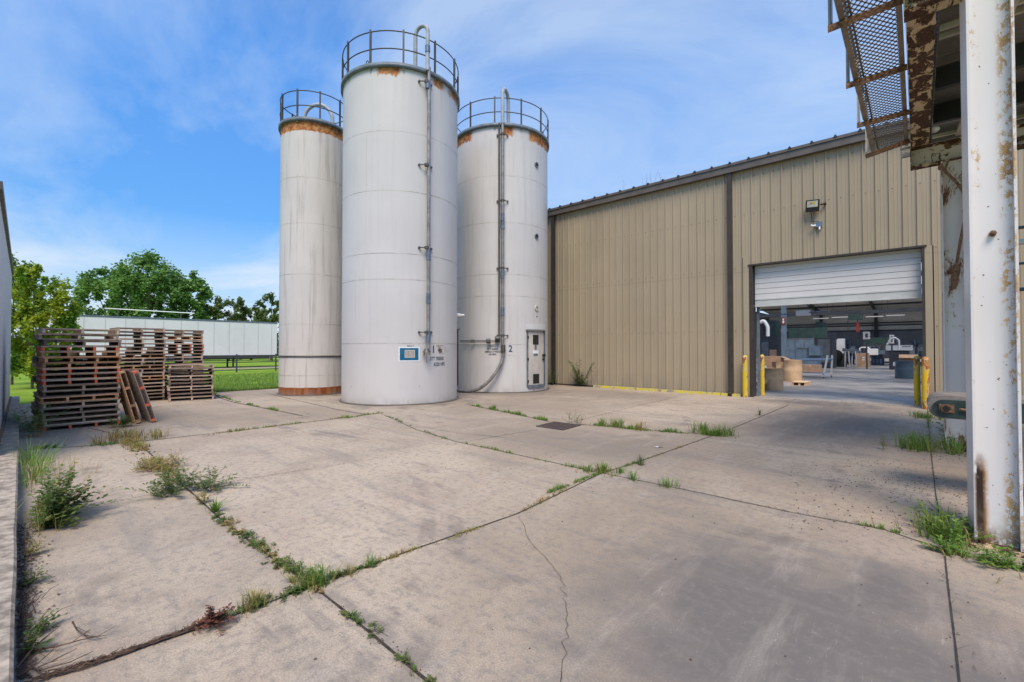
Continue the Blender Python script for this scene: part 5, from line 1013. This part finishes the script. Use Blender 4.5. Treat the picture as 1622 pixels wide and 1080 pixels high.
q = AY(1343, 505, 44); q2 = AY(1365, 500, 44); b = MB(); b.box(q.x, q2.x, 44, 44.8, q.z - .1, q2.z + .1); part('trolley', b, M['green'], t); b = MB(); b.tube([(p.x, 44.2, p.z + .5), (p.x, 44.2, q.z)], .03, 5); b.tube([(p.x - .6, 44.2, p.z - .3), (p.x - .6, 44.2, q.z)], .02, 5); part('chain', b, M['steel'], t)
b = MB(); b.bar((q.x - 8, 44.4, q2.z + .28), (q2.x + 12, 44.4, q2.z + .28), .2, .25); part('bridge_rail', b, M['steel'], t)
p = AY(1271, 496.5, 30); t = thing('unit_heater', 'pale grey box heater hanging under the roof near the door', 'heater', tuple(p)); b = MB(); b.box(p.x - .32, p.x + .30, 30, 30.6, p.z - .13, p.z + .16); part('casing', b, M['doorw'], t); b = MB(); b.tube([(p.x - 3.2, 30.2, p.z - .03), (p.x - .33, 30.2, p.z)], .04, 6); b.tube([(p.x + .31, 30.2, p.z + .04), (p.x + 1.2, 30.2, p.z + .05)], .05, 6); part('flue_pipe', b, M['ring'], t)
b = MB()
for k in (-.25, .25): b.tube([(p.x + k, 30.3, p.z + .16), (p.x + k, 30.3, rz(30) - .1)], .012, 4)
part('hanger', b, M['steel'], t)
# slate bin with carton
t, cx, cy = drum(1434, 599.5, .44, .98, M['barrel'], 'round_bin', 'slate-blue round plastic bin just inside the right side of the door', 'bin')
b = MB(); a_ = math.atan2(-cy, -cx)
for s_ in (-1.35, 1.35): pz = Vector((cx + .47*math.cos(a_ + s_), cy + .47*math.sin(a_ + s_), .82)); b.box(pz.x - .05, pz.x + .05, pz.y - .05, pz.y + .05, pz.z - .12, pz.z + .1)
part('handle', b, M['white'], t)
p = AY(1424, 572, cy + 1.2); q = AY(1454, 561, cy + 1.2); b = MB(); b.box(p.x, q.x, p.y, p.y + .9, p.z, q.z); t = thing('cardboard_box', 'brown carton on a stand behind the slate-blue bin', 'box', (p.x, p.y, p.z)); part('body', b, M['boardd'], t)
b = MB(); b.add([(p.x, p.y, q.z), (q.x, p.y, q.z), (q.x, p.y - .2, q.z - .18), (p.x, p.y - .2, q.z - .18)], [(0, 1, 2, 3)]); part('flap', b, M['boardd'], t)
b = MB()
for x, y in ((p.x + .05, p.y + .05), (q.x - .1, p.y + .05), (p.x + .05, p.y + .8), (q.x - .1, p.y + .8)): b.box(x, x + .05, y, y + .05, .013, p.z - .005)
b.box(p.x, q.x, p.y, p.y + .9, p.z - .05, p.z - .003); solo('low_stand', b, M['steel'], 'low dark stand under the carton behind the round bin', 'stand')
p = AY(1447, 571, 24); q = AY(1461, 568, 24); t = thing('pallet_jack', 'white-topped trolley beside the right jamb inside the door', 'trolley', (p.x, 24, .012)); b = MB(); b.box(p.x, q.x + .2, 24, 24.8, p.z - .02, q.z - .02); part('top_tray', b, M['white'], t)
b = MB()
for x in (p.x + .05, q.x): b.box(x, x + .04, 24.05, 24.09, .013, p.z - .021); b.box(x, x + .04, 24.7, 24.74, .013, p.z - .021)
b.box(p.x + .05, q.x, 24.06, 24.08, .3, .35); part('leg', b, M['steel'], t)

# ---------------------------------------------------------------- weeds, dead branches, litter
def blade(mb, p, h, w, lean, az, bend=.5):
    d = Vector((math.cos(az), math.sin(az), 0)); s = Vector((-d.y, d.x, 0))*w*.5; a = p + d*lean*h*.35 + Vector((0, 0, h*.55)); c = p + d*lean*h*(.8 + bend*.4) + Vector((0, 0, h*(1 - .3*lean*bend)))
    mb.add([p - s, p + s, a + s*.8, a - s*.8, c], [(0, 1, 2, 3), (3, 2, 4)])
def tuft(mb, p, n, h, spread, w=.006, lean=.9):
    for k in range(n):
        az = rnd(0, 2*PI); r = abs(random.gauss(0, .5))*spread; blade(mb, p + Vector((math.cos(az)*r, math.sin(az)*r, 0)), h*rnd(.45, 1.1), w*rnd(.7, 1.4), rnd(.1, lean), az + rnd(-.8, .8))
def leafy(mb, p, nst, L_, leaf, lean=.8, per=12, arc=.4, az0=None, azw=PI):
    # stems carrying small pointed leaves
    for k in range(nst):
        az = rnd(0, 2*PI) if az0 is None else az0 + rnd(-azw, azw); l = L_*rnd(.5, 1.1); ln = rnd(.2, lean); d = Vector((math.cos(az), math.sin(az), 0)); pts = []
        for i in range(per + 1):
            t = i/per; pts.append(p + d*(l*ln*t) + Vector((-d.y, d.x, 0))*(math.sin(t*3 + az*7)*l*.10) + Vector((rnd(-.01, .01), rnd(-.01, .01), l*(math.sqrt(max(.02, 1 - ln*ln))*t - arc*ln*t*t*.6))))
            pts[-1].z = max(pts[-1].z, .008)
        for i in range(per):
            q = pts[i + 1]; s = Vector((-d.y, d.x, 0))*.0018; mb.add([pts[i] - s, pts[i] + s, q + s, q - s], [(0, 1, 2, 3)])
            if i < 1: continue
            for sg in (-1, 1):
                la = az + sg*rnd(.6, 1.4); lv = Vector((math.cos(la), math.sin(la), rnd(-.1, .6))).normalized()*leaf*rnd(.6, 1.2); sd_ = lv.cross(Vector((rnd(-.4, .4), rnd(-.4, .4), 1))).normalized()*leaf*.24
                mb.add([q, q + lv*.5 + sd_, q + lv, q + lv*.5 - sd_], [(0, 1, 2, 3)])
def run(mb, pp, dens, h, spread=.03, w=.005, thr=0.0, seed=0, leafs=0.0, lsize=.02):
    pts = gl(*pp)
    for a, b_ in zip(pts[:-1], pts[1:]):
        L_ = (b_ - a).length; n = int(L_*dens)
        for k in range(n):
            p = a.lerp(b_, random.random()); m = mnoise.noise(Vector((p.x*2.2, p.y*2.2, seed))) + .35*mnoise.noise(Vector((p.x*9, p.y*9, seed + 3)))
            if m < thr: continue
            hh = .8*h*min(1.4, .45 + m*1.6); q = p + Vector((random.gauss(0, spread), random.gauss(0, spread), 0))
            if random.random() < leafs: leafy(mb, q, 2, hh*1.5, lsize, .95, 6)
            else: tuft(mb, q, 4, hh, .025, w)
mg, md, mk = MB(), MB(), MB()
run(mg, ((745, 641), (800, 652), (868, 666)), 90, .16, .03, .008, -.15, 1)
run(mg, ((942, 672), (1000, 679), (1145, 690)), 170, .19, .045, .009, -.25, 2)
run(mg, ((870, 780), (945, 751), (1010, 732)), 120, .11, .02, .006, -.2, 3); run(md, ((700, 858), (820, 813), (900, 772)), 70, .06, .012, .005, -.1, 4)
run(md, ((580, 897), (660, 868), (740, 840)), 130, .06, .014, .005, -.2, 5); run(mk, ((340, 984), (420, 955), (500, 925), (590, 893)), 110, .08, .025, .006, -.2, 6, .5, .022)
run(md, ((200, 697), (245, 728), (285, 765)), 130, .13, .07, .008, -.45, 7, .4, .03); run(mk, ((340, 815), (380, 842), (430, 880), (500, 932)), 95, .07, .03, .006, -.12, 8, .7, .022)
run(md, ((350, 822), (430, 884), (505, 936)), 50, .05, .03, .006, -.1, 9, .7, .022); run(mk, ((520, 950), (590, 1005), (690, 1088)), 30, .05, .02, .006, .02, 10, .9, .02)
run(mg, ((60, 709), (120, 706), (180, 703)), 150, .13, .06, .008, -.35, 11, .1); run(md, ((230, 698), (330, 688), (430, 675), (606, 653)), 50, .07, .02, .007, -.1, 12); run(mg, ((330, 688), (430, 675), (606, 653)), 40, .09, .02, .007, .02, 13)
run(mg, ((700, 693), (760, 706), (850, 727), (940, 747)), 60, .09, .018, .006, -.02, 14); run(mg, ((960, 751), (1000, 757), (1080, 773)), 60, .10, .02, .007, -.05, 15); run(mg, ((1365, 830), (1445, 848)), 90, .08, .02, .006, -.2, 16)
run(mg, ((338, 623), (377, 636), (440, 650)), 90, .10, .03, .009, -.1, 17, .2); run(mg, ((540, 662), (606, 654)), 80, .12, .03, .008, -.2, 18); run(md, ((1020, 728), (1100, 700), (1150, 682)), 25, .06, .015, .006, 0.0, 19)
run(mg, ((1469, 645), (1473, 700)), 40, .05, .02, .005, .05, 20); run(mk, ((610, 657), (700, 693)), 30, .06, .015, .006, 0, 21)
solo('joint_weeds', mg, M['gblade'], 'green grass blades sprouting along the slab joints', 'grass', kind='stuff', origin=(0, 0, 0))
solo('drying_joint_weeds', md, M['gdry'], 'yellowing and brown weeds sprouting along the slab joints', 'grass', kind='stuff', origin=(0, 0, 0))
solo('leafy_joint_weeds', mk, M['gdark'], 'dark leafy creeping weeds along the slab joints', 'grass', kind='stuff', origin=(0, 0, 0))
# lawn fringe
b = MB()
for k in range(26000):
    u = random.random(); x = YE - .02 - (u**2.2)*14; y = rnd(2.5, 13); h = rnd(.05, .14)*(1.5 if x > YE - .4 else 1)
    if mnoise.noise(Vector((x*.8, y*.8, 3))) < -.45: continue
    blade(b, Vector((x + .05*mnoise.noise(Vector((y*4, 0, 0))), y, -.06)), h + .04, .014, rnd(.1, .9), rnd(0, 6.28))
solo('lawn_grass', b, M['gblade'], 'short bright lawn grass beyond the end of the concrete yard', 'grass', kind='stuff', origin=(0, 0, 0))
def plant(name, label, cat, px, py, m, fn, group=None, z=0.0):
    p = G(px, py, z); b = MB(); fn(b, p); return solo(name, b, M[m], label, cat, group, origin=tuple(p))
def tu(n, h, s, w=.006, lean=.9): return lambda b, p: tuft(b, p, n, h, s, w, lean)
plant('grass_tuft', 'dense green grass tuft where the two nearest joints cross, bottom centre-left', 'grass tuft', 498, 926, 'gblade', lambda b, p: (tuft(b, p, 130, .13, .13, .005, 1.3), tuft(b, p + Vector((.06, .02, 0)), 30, .2, .1, .003, .9), leafy(b, p, 8, .15, .02)))
plant('grass_tuft', 'pale yellow-green tuft with wispy seed heads between dead fern and joint crossing', 'grass tuft', 402, 960, 'gdry', lambda b, p: (tuft(b, p, 170, .11, .09, .004, .8), tuft(b, p, 18, .2, .06, .002, .7)))
plant('grass_tuft', 'small tuft with tall dark seed stalks just right of the near joint crossing', 'grass tuft', 586, 895, 'gblade', lambda b, p: (tuft(b, p, 45, .09, .05, .004, .8), tuft(b, p, 12, .2, .03, .002, .5)))
plant('grass_tuft', 'short yellowish tuft between the dense crossing tuft and the seed-stalk tuft', 'grass tuft', 556, 908, 'gdry', lambda b, p: (tuft(b, p, 55, .08, .06, .004, .8), tuft(b, p, 14, .17, .05, .002, .8)))
plant('grass_tuft', 'green grass tuft on the joint crossing at the centre of the yard', 'grass tuft', 955, 747, 'gblade', lambda b, p: (tuft(b, p, 110, .15, .14, .007), tuft(b, p + Vector((.2, .12, 0)), 50, .12, .1, .007), tuft(b, p + Vector((-.16, -.12, 0)), 50, .12, .1, .007)))
plant('grass_tuft', 'small upright weed right of the central joint crossing', 'weed', 1015, 736, 'gdark', tu(45, .19, .06, .008, .5))
plant('grass_tuft', 'flat star-shaped tuft just below right of the central crossing', 'grass tuft', 1004, 760, 'gblade', tu(40, .15, .06, .007, 1.3)); plant('grass_tuft', 'low grass patch further right of the star-shaped tuft', 'grass tuft', 1058, 771, 'gblade', tu(70, .12, .12, .007))
plant('broadleaf_weed', 'bright green rosette weed with strap leaves on the left joint', 'weed', 341, 810, 'gblade', tu(34, .15, .03, .016, 1.4)); plant('broadleaf_weed', 'thin leafy weed just above the bright rosette on the left joint', 'weed', 322, 797, 'gdry', lambda b, p: leafy(b, p, 9, .16, .03))
plant('spreading_weed', 'wide dark green spreading weed across the left joint', 'weed', 292, 778, 'gdark', lambda b, p: [leafy(b, p + Vector((rnd(-.2, .2), rnd(-.3, .3), 0)), 5, .38, .045, .98, 12, .5) for k in range(13)])
plant('spreading_weed', 'yellowish weed mat where the left and far joints meet below the pallets', 'weed', 202, 695, 'gdry', lambda b, p: [(tuft(b, p + Vector((rnd(-.4, .4), rnd(-.45, .5), 0)), 22, .24, .14, .009)) for k in range(16)])
plant('spreading_weed', 'brownish green weed mat on the left joint above the dark spreading weed', 'weed', 254, 742, 'gdry', lambda b, p: [leafy(b, p + Vector((rnd(-.25, .25), rnd(-.25, .25), 0)), 4, .24, .035, .95, 9) for k in range(16)])
plant('dead_fern', 'flattened dead brown fern-like weed on the near joint, bottom left', 'dead weed', 340, 990, 'deadr', lambda b, p: [leafy(b, p + Vector((0, 0, .012)), 3, .15, .022, .998, 16, .9, az, .12) for az in [YAW + a for a in (-2.4, -2.0, -1.7, -1.3, -.9, -.4, .0, 2.9, 3.3, .4)]])
# left kerb growth
def kp(px, py): return G(px, py, 0)
plant('kerb_bush', 'leafy green bush growing against the left kerb', 'bush', 48, 832, 'gdark', lambda b, p: [leafy(b, p + Vector((rnd(-.25, .25), rnd(0, .12), 0)), 3, .50, .062, .96, 11, .35, PI/2 + rnd(-1.2, 1.2), .7) for k in range(30)])
plant('kerb_bush', 'reddish-edged leafy branches spreading right from the kerb bush', 'bush', 56, 826, 'gdry', lambda b, p: [leafy(b, p + Vector((rnd(-.1, .15), rnd(0, .1), 0)), 3, .62, .034, .9, 17, .3, 1.3 + rnd(-.5, .5), .4) for k in range(5)])
plant('tall_grass_weed', 'tall wispy green grass beside the kerb above the leafy bush', 'weed', 42, 765, 'gblade', lambda b, p: [tuft(b, p + Vector((rnd(-1.6, .6), rnd(0, .15), 0)), 12, .42, .15, .008, .95) for k in range(14)])
plant('tall_grass_weed', 'thin weed sprouting between the kerb and the front pallet stack', 'weed', 48, 690, 'gblade', lambda b, p: [leafy(b, p + Vector((rnd(-.12, .12), rnd(0, .12), 0)), 2, .75, .08, .7, 10) for k in range(7)])
plant('tall_grass_weed', 'small weed at the lower left corner of the front pallet stack', 'weed', 64, 692, 'gdry', lambda b, p: leafy(b, p, 5, .5, .06, .4, 10)); plant('tall_grass_weed', 'green weeds at the foot of the leaning pallets', 'weed', 192, 676, 'gdark', lambda b, p: [leafy(b, p + Vector((rnd(-.08, .08), rnd(-.08, .1), 0)), 3, .3, .06, .9, 8) for k in range(8)])
for px, py, lb in ((33, 1030, 'small grass sprig at the bottom end of the kerb'), (32, 925, 'flat green weed hugging the kerb in the lower left'), (34, 880, 'leafy creeping weed at the kerb just below the bush litter'), (38, 960+45, 'little weed among the dead branches by the kerb')):
    plant('kerb_weed', lb, 'weed', px + 10, py, 'gdark' if py > 900 else 'gdry', lambda b, p: [leafy(b, p + Vector((rnd(-.04, .04), rnd(-.01, .03), 0)), 4, .16, .022, .97, 8, .5, PI/2 - .6, 1.2) for k in range(4)], 'small weeds along the kerb')
b = MB()
for k in range(150):   # dark litter and dead runners at the kerb foot
    p = kp(30 + abs(random.gauss(0, 14)), rnd(830, 1000)); az = rnd(0, 6.28); q = p + Vector((math.cos(az)*rnd(.03, .22), math.sin(az)*rnd(.03, .12), rnd(.005, .05))); b.tube([p + Vector((0, 0, .008)), p.lerp(q, .5) + Vector((0, 0, .02)), q], .003, 3, False, .001)
for k in range(1300):
    p = kp(28 + abs(random.gauss(0, 12 + 12*(random.random() < .2))), rnd(835, 1075)); s_ = rnd(.004, .014); a = rnd(0, 6.28); b.add([p + Vector((math.cos(a)*s_, math.sin(a)*s_, rnd(.002, .012))), p + Vector((math.cos(a + 2)*s_, math.sin(a + 2)*s_, rnd(.002, .012))), p + Vector((math.cos(a + 4)*s_, math.sin(a + 4)*s_, rnd(.002, .01)))], [(0, 1, 2)])
solo('kerb_litter', b, M['dead'], 'dark dead leaves and runners gathered along the kerb foot', 'leaf litter', kind='stuff')
def twig(pp, r, name, lb, forks=3):
    b = MB(); pts = [G(x, y, .012 + z) for x, y, z in pp]; b.tube(pts, r, 5, True, r*.35)
    for k in range(forks):
        i = random.randrange(1, len(pts)); s_ = pts[i - 1].lerp(pts[i], .6); e = s_ + (pts[i] - pts[i-1])*rnd(.3, .8) + Vector((rnd(-.08, .08), rnd(-.08, .08), rnd(0, .03))); b.tube([s_, e], r*.5, 4, False, r*.2)
    solo(name, b, M['dead'], lb, 'branch', 'dead branches in the bottom left corner')
twig(((26, 1058, 0), (50, 1028, .02), (70, 1010, .03), (96, 990, .02)), .005, 'dead_branch', 'dead branch rising steeply from the kerb, bottom left corner')
twig(((50, 1029, .01), (90, 1023, .02), (130, 1012, .015), (168, 1005, .01)), .005, 'dead_branch', 'longest dead branch pointing right from the kerb, bottom left')
twig(((115, 984, .03), (122, 997, .02), (138, 1009, .01), (162, 1006, .01)), .005, 'dead_branch', 'forked dead twig with a hooked tip, above the other branches', 5)
twig(((60, 1056, 0), (85, 1045, .02), (122, 1026, .015)), .0035, 'dead_branch', 'short thin dead twig among the bottom left branches'); twig(((58, 1062, 0), (110, 1048, .01), (148, 1030, .01)), .004, 'dead_branch', 'dead twig with a pointed right end just above the root mat'); twig(((45, 1048, .02), (60, 1062, .01), (75, 1074, 0)), .005, 'dead_branch', 'dark dead branch piece sloping down to the right at the bottom edge'); twig(((30, 1070, 0), (60, 1050, .02), (80, 1032, .02), (92, 1018, .01)), .0035, 'dead_branch', 'slender dead twig crossing the others near the kerb')
b = MB(); jp = gl((50, 1082), (110, 1064), (160, 1050), (200, 1036), (250, 1018), (300, 1001), (345, 985))
for k in range(170):
    t0 = random.random()*.95; t1 = min(1, t0 + rnd(.08, .3)); pts = []
    o1 = random.gauss(0, 1)*.045; 
    for i in range(6):
        t = (t0 + (t1 - t0)*i/5)*(len(jp) - 1); j = min(int(t), len(jp) - 2); p = jp[j].lerp(jp[j+1], t - j); tp = 1 - .6*(t/(len(jp) - 1)); pts.append(p + Vector((rnd(-.012, .012), o1*tp + rnd(-.01, .01), .01 + abs(random.gauss(0, .012)))))
    b.tube(pts, rnd(.0015, .0035), 4, False, .001)
solo('root_mat', b, M['dead'], 'dark mat of dead runners and roots along the near joint, bottom left', 'dead weeds', kind='stuff')
# right side clumps
plant('column_weed', 'large leafy green weed clump at the foot of the nearest column', 'weed', 1492, 858, 'gblade', lambda b, p: ([tuft(b, p + Vector((rnd(-.12, .12), rnd(-.1, .5), 0)), 16, .26, .1, .009, 1.1) for k in range(9)], [leafy(b, p + Vector((rnd(-.1, .15), rnd(-.1, .4), 0)), 3, .3, .05, .9, 9) for k in range(9)]))
plant('column_weed', 'creeping weeds in front of the nearest column base plate', 'weed', 1560, 892, 'gblade', lambda b, p: ([leafy(b, p + Vector((rnd(-.25, .22), rnd(-.06, .10), 0)), 3, .17, .04, .97, 8) for k in range(16)], [tuft(b, p + Vector((rnd(-.25, .2), rnd(-.05, .08), 0)), 8, .10, .06, .007, 1.3) for k in range(8)]))
plant('column_weed', 'green weed clump left of the farther column base', 'weed', 1472, 712, 'gblade', lambda b, p: [tuft(b, p + Vector((rnd(-.35, .35), rnd(-.3, .35), 0)), 20, .34, .12, .011, 1.0) for k in range(15)])
plant('column_weed', 'darker weeds between the two white columns', 'weed', 1520, 708, 'gdark', lambda b, p: [leafy(b, p + Vector((rnd(-.1, .3), rnd(-.3, .5), 0)), 4, .45, .08, .8, 9) for k in range(8)])
plant('column_weed', 'low grass patch beside the rusty bollard and conveyor end', 'weed', 1478, 662, 'gblade', lambda b, p: [tuft(b, p + Vector((rnd(-.35, .35), rnd(-.3, .3), 0)), 16, .2, .12, .010, 1.0) for k in range(12)])
plant('yard_weed', 'tiny lone seedling on the open concrete left of the farther column', 'weed', 1400, 712, 'gdark', lambda b, p: leafy(b, p, 3, .26, .04, .4, 7)); plant('yard_weed', 'small star-shaped weed on the joint near the door apron', 'weed', 1203, 657, 'gdark', tu(14, .22, .05, .012, 1.4))
plant('wall_shrub', 'spindly dark green shrub growing at the foot of the tan wall', 'shrub', 921, 611, 'gdark', lambda b, p: [leafy(b, p + Vector((rnd(-.2, .2), rnd(-.1, .05), 0)), 2, 1.25, .12, .62, 15, .2) for k in range(13)])
plant('wall_shrub', 'low weeds in the gap between the silo and the downspout', 'weed', 873, 609, 'gdark', lambda b, p: [leafy(b, p + Vector((rnd(-.2, .3), rnd(-.2, .05), 0)), 2, .7, .1, .5, 9) for k in range(5)])
plant('drain_weed', 'sparse twiggy weed at the right corner of the drain grate', 'weed', 912, 671, 'gdark', lambda b, p: [leafy(b, p + Vector((rnd(-.25, .15), rnd(-.1, .15), 0)), 3, .3, .035, .8, 8) for k in range(6)])
plant('grass_tuft', 'thick bright end clump of the right-hand grass strip', 'grass tuft', 1130, 687, 'gblade', lambda b, p: [tuft(b, p + Vector((rnd(-.35, .35), rnd(-.12, .2), 0)), 20, .26, .12, .010) for k in range(10)])
plant('grass_tuft', 'thick bright left clump of the right-hand grass strip', 'grass tuft', 968, 674, 'gblade', lambda b, p: [tuft(b, p + Vector((rnd(-.3, .3), rnd(-.06, .1), 0)), 20, .22, .12, .010) for k in range(7)])
plant('grass_tuft', 'thin pale tuft between the two thick clumps of the grass strip', 'grass tuft', 1012, 680, 'gdry', tu(60, .24, .2, .009, 1.0))
# litter: dark crumbs near the right columns, bits of debris across the yard
b = MB()
def crumb(p, s_):
    a = rnd(0, 6.28); b.add([p + Vector((math.cos(a + t)*s_*rnd(.6, 1.3), math.sin(a + t)*s_*rnd(.6, 1.3), .004)) for t in (0, 1.5, 3.1, 4.6)] + [p + Vector((0, 0, s_*.5 + .006))], [(0, 1, 4), (1, 2, 4), (2, 3, 4), (3, 0, 4)])
for k in range(900): 
    c = G(*random.choice(((1512, 718), (1500, 716), (1520, 790), (1490, 705), (1440, 760), (1530, 830)))); crumb(c + Vector((random.gauss(0, .32), random.gauss(0, .35), 0)), rnd(.003, .011))
for k in range(420): crumb(Vector((rnd(-12, 1), rnd(.8, 15), 0)), rnd(.003, .010))
for k in range(260): p = G(rnd(1250, 1500), rnd(690, 840)); crumb(p, rnd(.004, .012))
solo('ground_litter', b, M['dead'], 'small dark crumbs and leaf bits scattered over the concrete', 'litter', kind='stuff')
b = MB()
for kk, (pts, w) in J.items():      # soil crumbs and dead bits spilling out of the joints
    for a_, c_ in zip(pts[:-1], pts[1:]):
        L_ = (c_ - a_).length; near = 1.0 if (a_ - CP).length < 7 else .45
        for k in range(int(L_*70*near*(.35 if kk == 'door' else 1))):
            p = a_.lerp(c_, random.random()); m_ = mnoise.noise(Vector((p.x*2.2, p.y*2.2, 1)))
            if m_ < -.25: continue
            crumb(p + Vector((random.gauss(0, .028), random.gauss(0, .028), 0)), rnd(.002, .006))
        for k in range(int(L_*7*near)):
            p = a_.lerp(c_, random.random()) + Vector((random.gauss(0, .03), random.gauss(0, .03), .008)); az = rnd(0, 6.28); b.tube([p, p + Vector((math.cos(az)*rnd(.02, .09), math.sin(az)*rnd(.02, .09), rnd(0, .03)))], .0015, 3, False, .0008)
solo('joint_litter', b, M['dead'], 'brown soil crumbs and dead stems spilling from the slab joints', 'litter', kind='stuff', origin=(0, 0, 0))
b = MB()
for px, py, n_, sx, hh in ((1492, 850, 26, .22, .22), (1472, 712, 40, .4, .3), (1478, 662, 22, .35, .2), (955, 747, 24, .2, .13), (1130, 687, 22, .35, .22), (968, 674, 16, .3, .2), (498, 926, 22, .14, .13), (60, 760, 30, .5, .35), (48, 835, 20, .25, .3), (1560, 890, 14, .25, .1)):
    p = G(px, py)
    for k in range(n_): tuft(b, p + Vector((random.gauss(0, sx*.6), random.gauss(0, sx*.6), 0)), 3, hh, .02, .005, 1.2)
solo('dry_grass_blades', b, M['gdry'], 'dead straw coloured blades mixed into the green weed clumps', 'grass', kind='stuff', origin=(0, 0, 0))
p = G(990+53, 708); b = MB(); b.add([p + Vector(q_) for q_ in ((-.07, .0, .006), (.0, -.03, .01), (.02, .03, .012), (-.05, .04, .006))] + [p + Vector(q_) for q_ in ((.0, -.03, .0101), (.08, .0, .05), (.07, .05, .04), (.02, .03, .0121))], [(0, 1, 2, 3), (4, 5, 6, 7)]); solo('paper_scrap', b, M['paper'], 'folded scrap of white paper on the concrete below the grass strip', 'litter')
# further workshop machinery filling the hall
def clutter(i, px0, px1, py, h, label):
    rr = random.Random(i*7 + 1); p0 = ig(px0, py); p1 = AY(px1, py, p0.y); w_ = p1.x - p0.x; y = p0.y; t = thing('workshop_machine', label, 'machine', ((p0.x + p1.x)/2, y, .012), group='moulding machines deeper in the hall')
    b = MB(); b.box(p0.x, p1.x, y, y + 1.2, .013, h*.45); b.box(p0.x + w_*.1, p0.x + w_*.45, y + .1, y + 1.0, h*.45 + .001, h*.8); b.box(p0.x + w_*.55, p0.x + w_*.9, y + .1, y + 1.0, h*.45 + .001, h*.65); part('frame', b, M[rr.choice(['steel', 'green', 'machine'])], t)
    for k in range(3): b = MB(); x = p0.x + w_*(.08 + .3*k); b.box(x, x + w_*.2, y - .03, y - .002, h*.08, h*.38); part('guard_panel', b, M[rr.choice(['machine', 'bgrey', 'boardd', 'doorbar'])], t)
    b = MB(); x = p0.x + w_*.28; b.lathe((x, y + .5, h*.8 + .002), [(.08, 0), (.12, h*.06), (.32, h*.2), (.32, h*.3)], 12); part('hopper', b, M['ring'], t)
    for k in range(3): b = MB(); x = p0.x + w_*rr.uniform(.1, .9); b.tube([(x, y + .2, h*.5), (x, y + .2, h*rr.uniform(.8, 1.15)), (x + rr.uniform(-.6, .6), y + .3, h*rr.uniform(1.0, 1.2))], .035, 6); part('pipe', b, M[rr.choice(['doorw', 'ring', 'redp', 'steel'])], t)
    b = MB(); x = p0.x + w_*.75; b.box(x, x + .35, y - .1, y + .05, h*.66, h*.66 + .4); part('control_screen', b, M['doorbar'], t)
for i, a in enumerate(((1300, 1316, 577, 2.0, 'low moulding machine behind the work table'), (1338, 1352, 575, 2.4, 'machine with hopper between the reel and the brown bin'), (1380, 1400, 577, 1.7, 'machine with side panels right of the brown bin'), (1212, 1236, 580, 2.8, 'tall machine behind the left boxes'), (1448, 1461, 577, 2.2, 'machine partly hidden by the right door jamb'), (1404, 1420, 574, 1.9, 'machine beneath the left end of the white cover'))): clutter(i, *a)
for k, (px, py, y) in enumerate(((1300, 505, 50), (1330, 503, 50), (1418, 500, 50), (1385, 502, 50))):
    p = AY(px, py, y); t = thing('strip_light', 'unlit white strip light hanging under the factory roof, ' + ('far left one', 'second from left', 'far right one', 'third from left')[k], 'light fitting', tuple(p), group='strip lights in the hall'); b = MB(); b.box(p.x - .6, p.x + .6, y, y + .12, p.z - .04, p.z + .04); part('housing', b, M['doorw'], t)
    b = MB()
    for s_ in (-.5, .5): b.tube([(p.x + s_, y + .06, p.z + .04), (p.x + s_, y + .06, rz(y) - .1)], .01, 4)
    part('hanger', b, M['steel'], t)
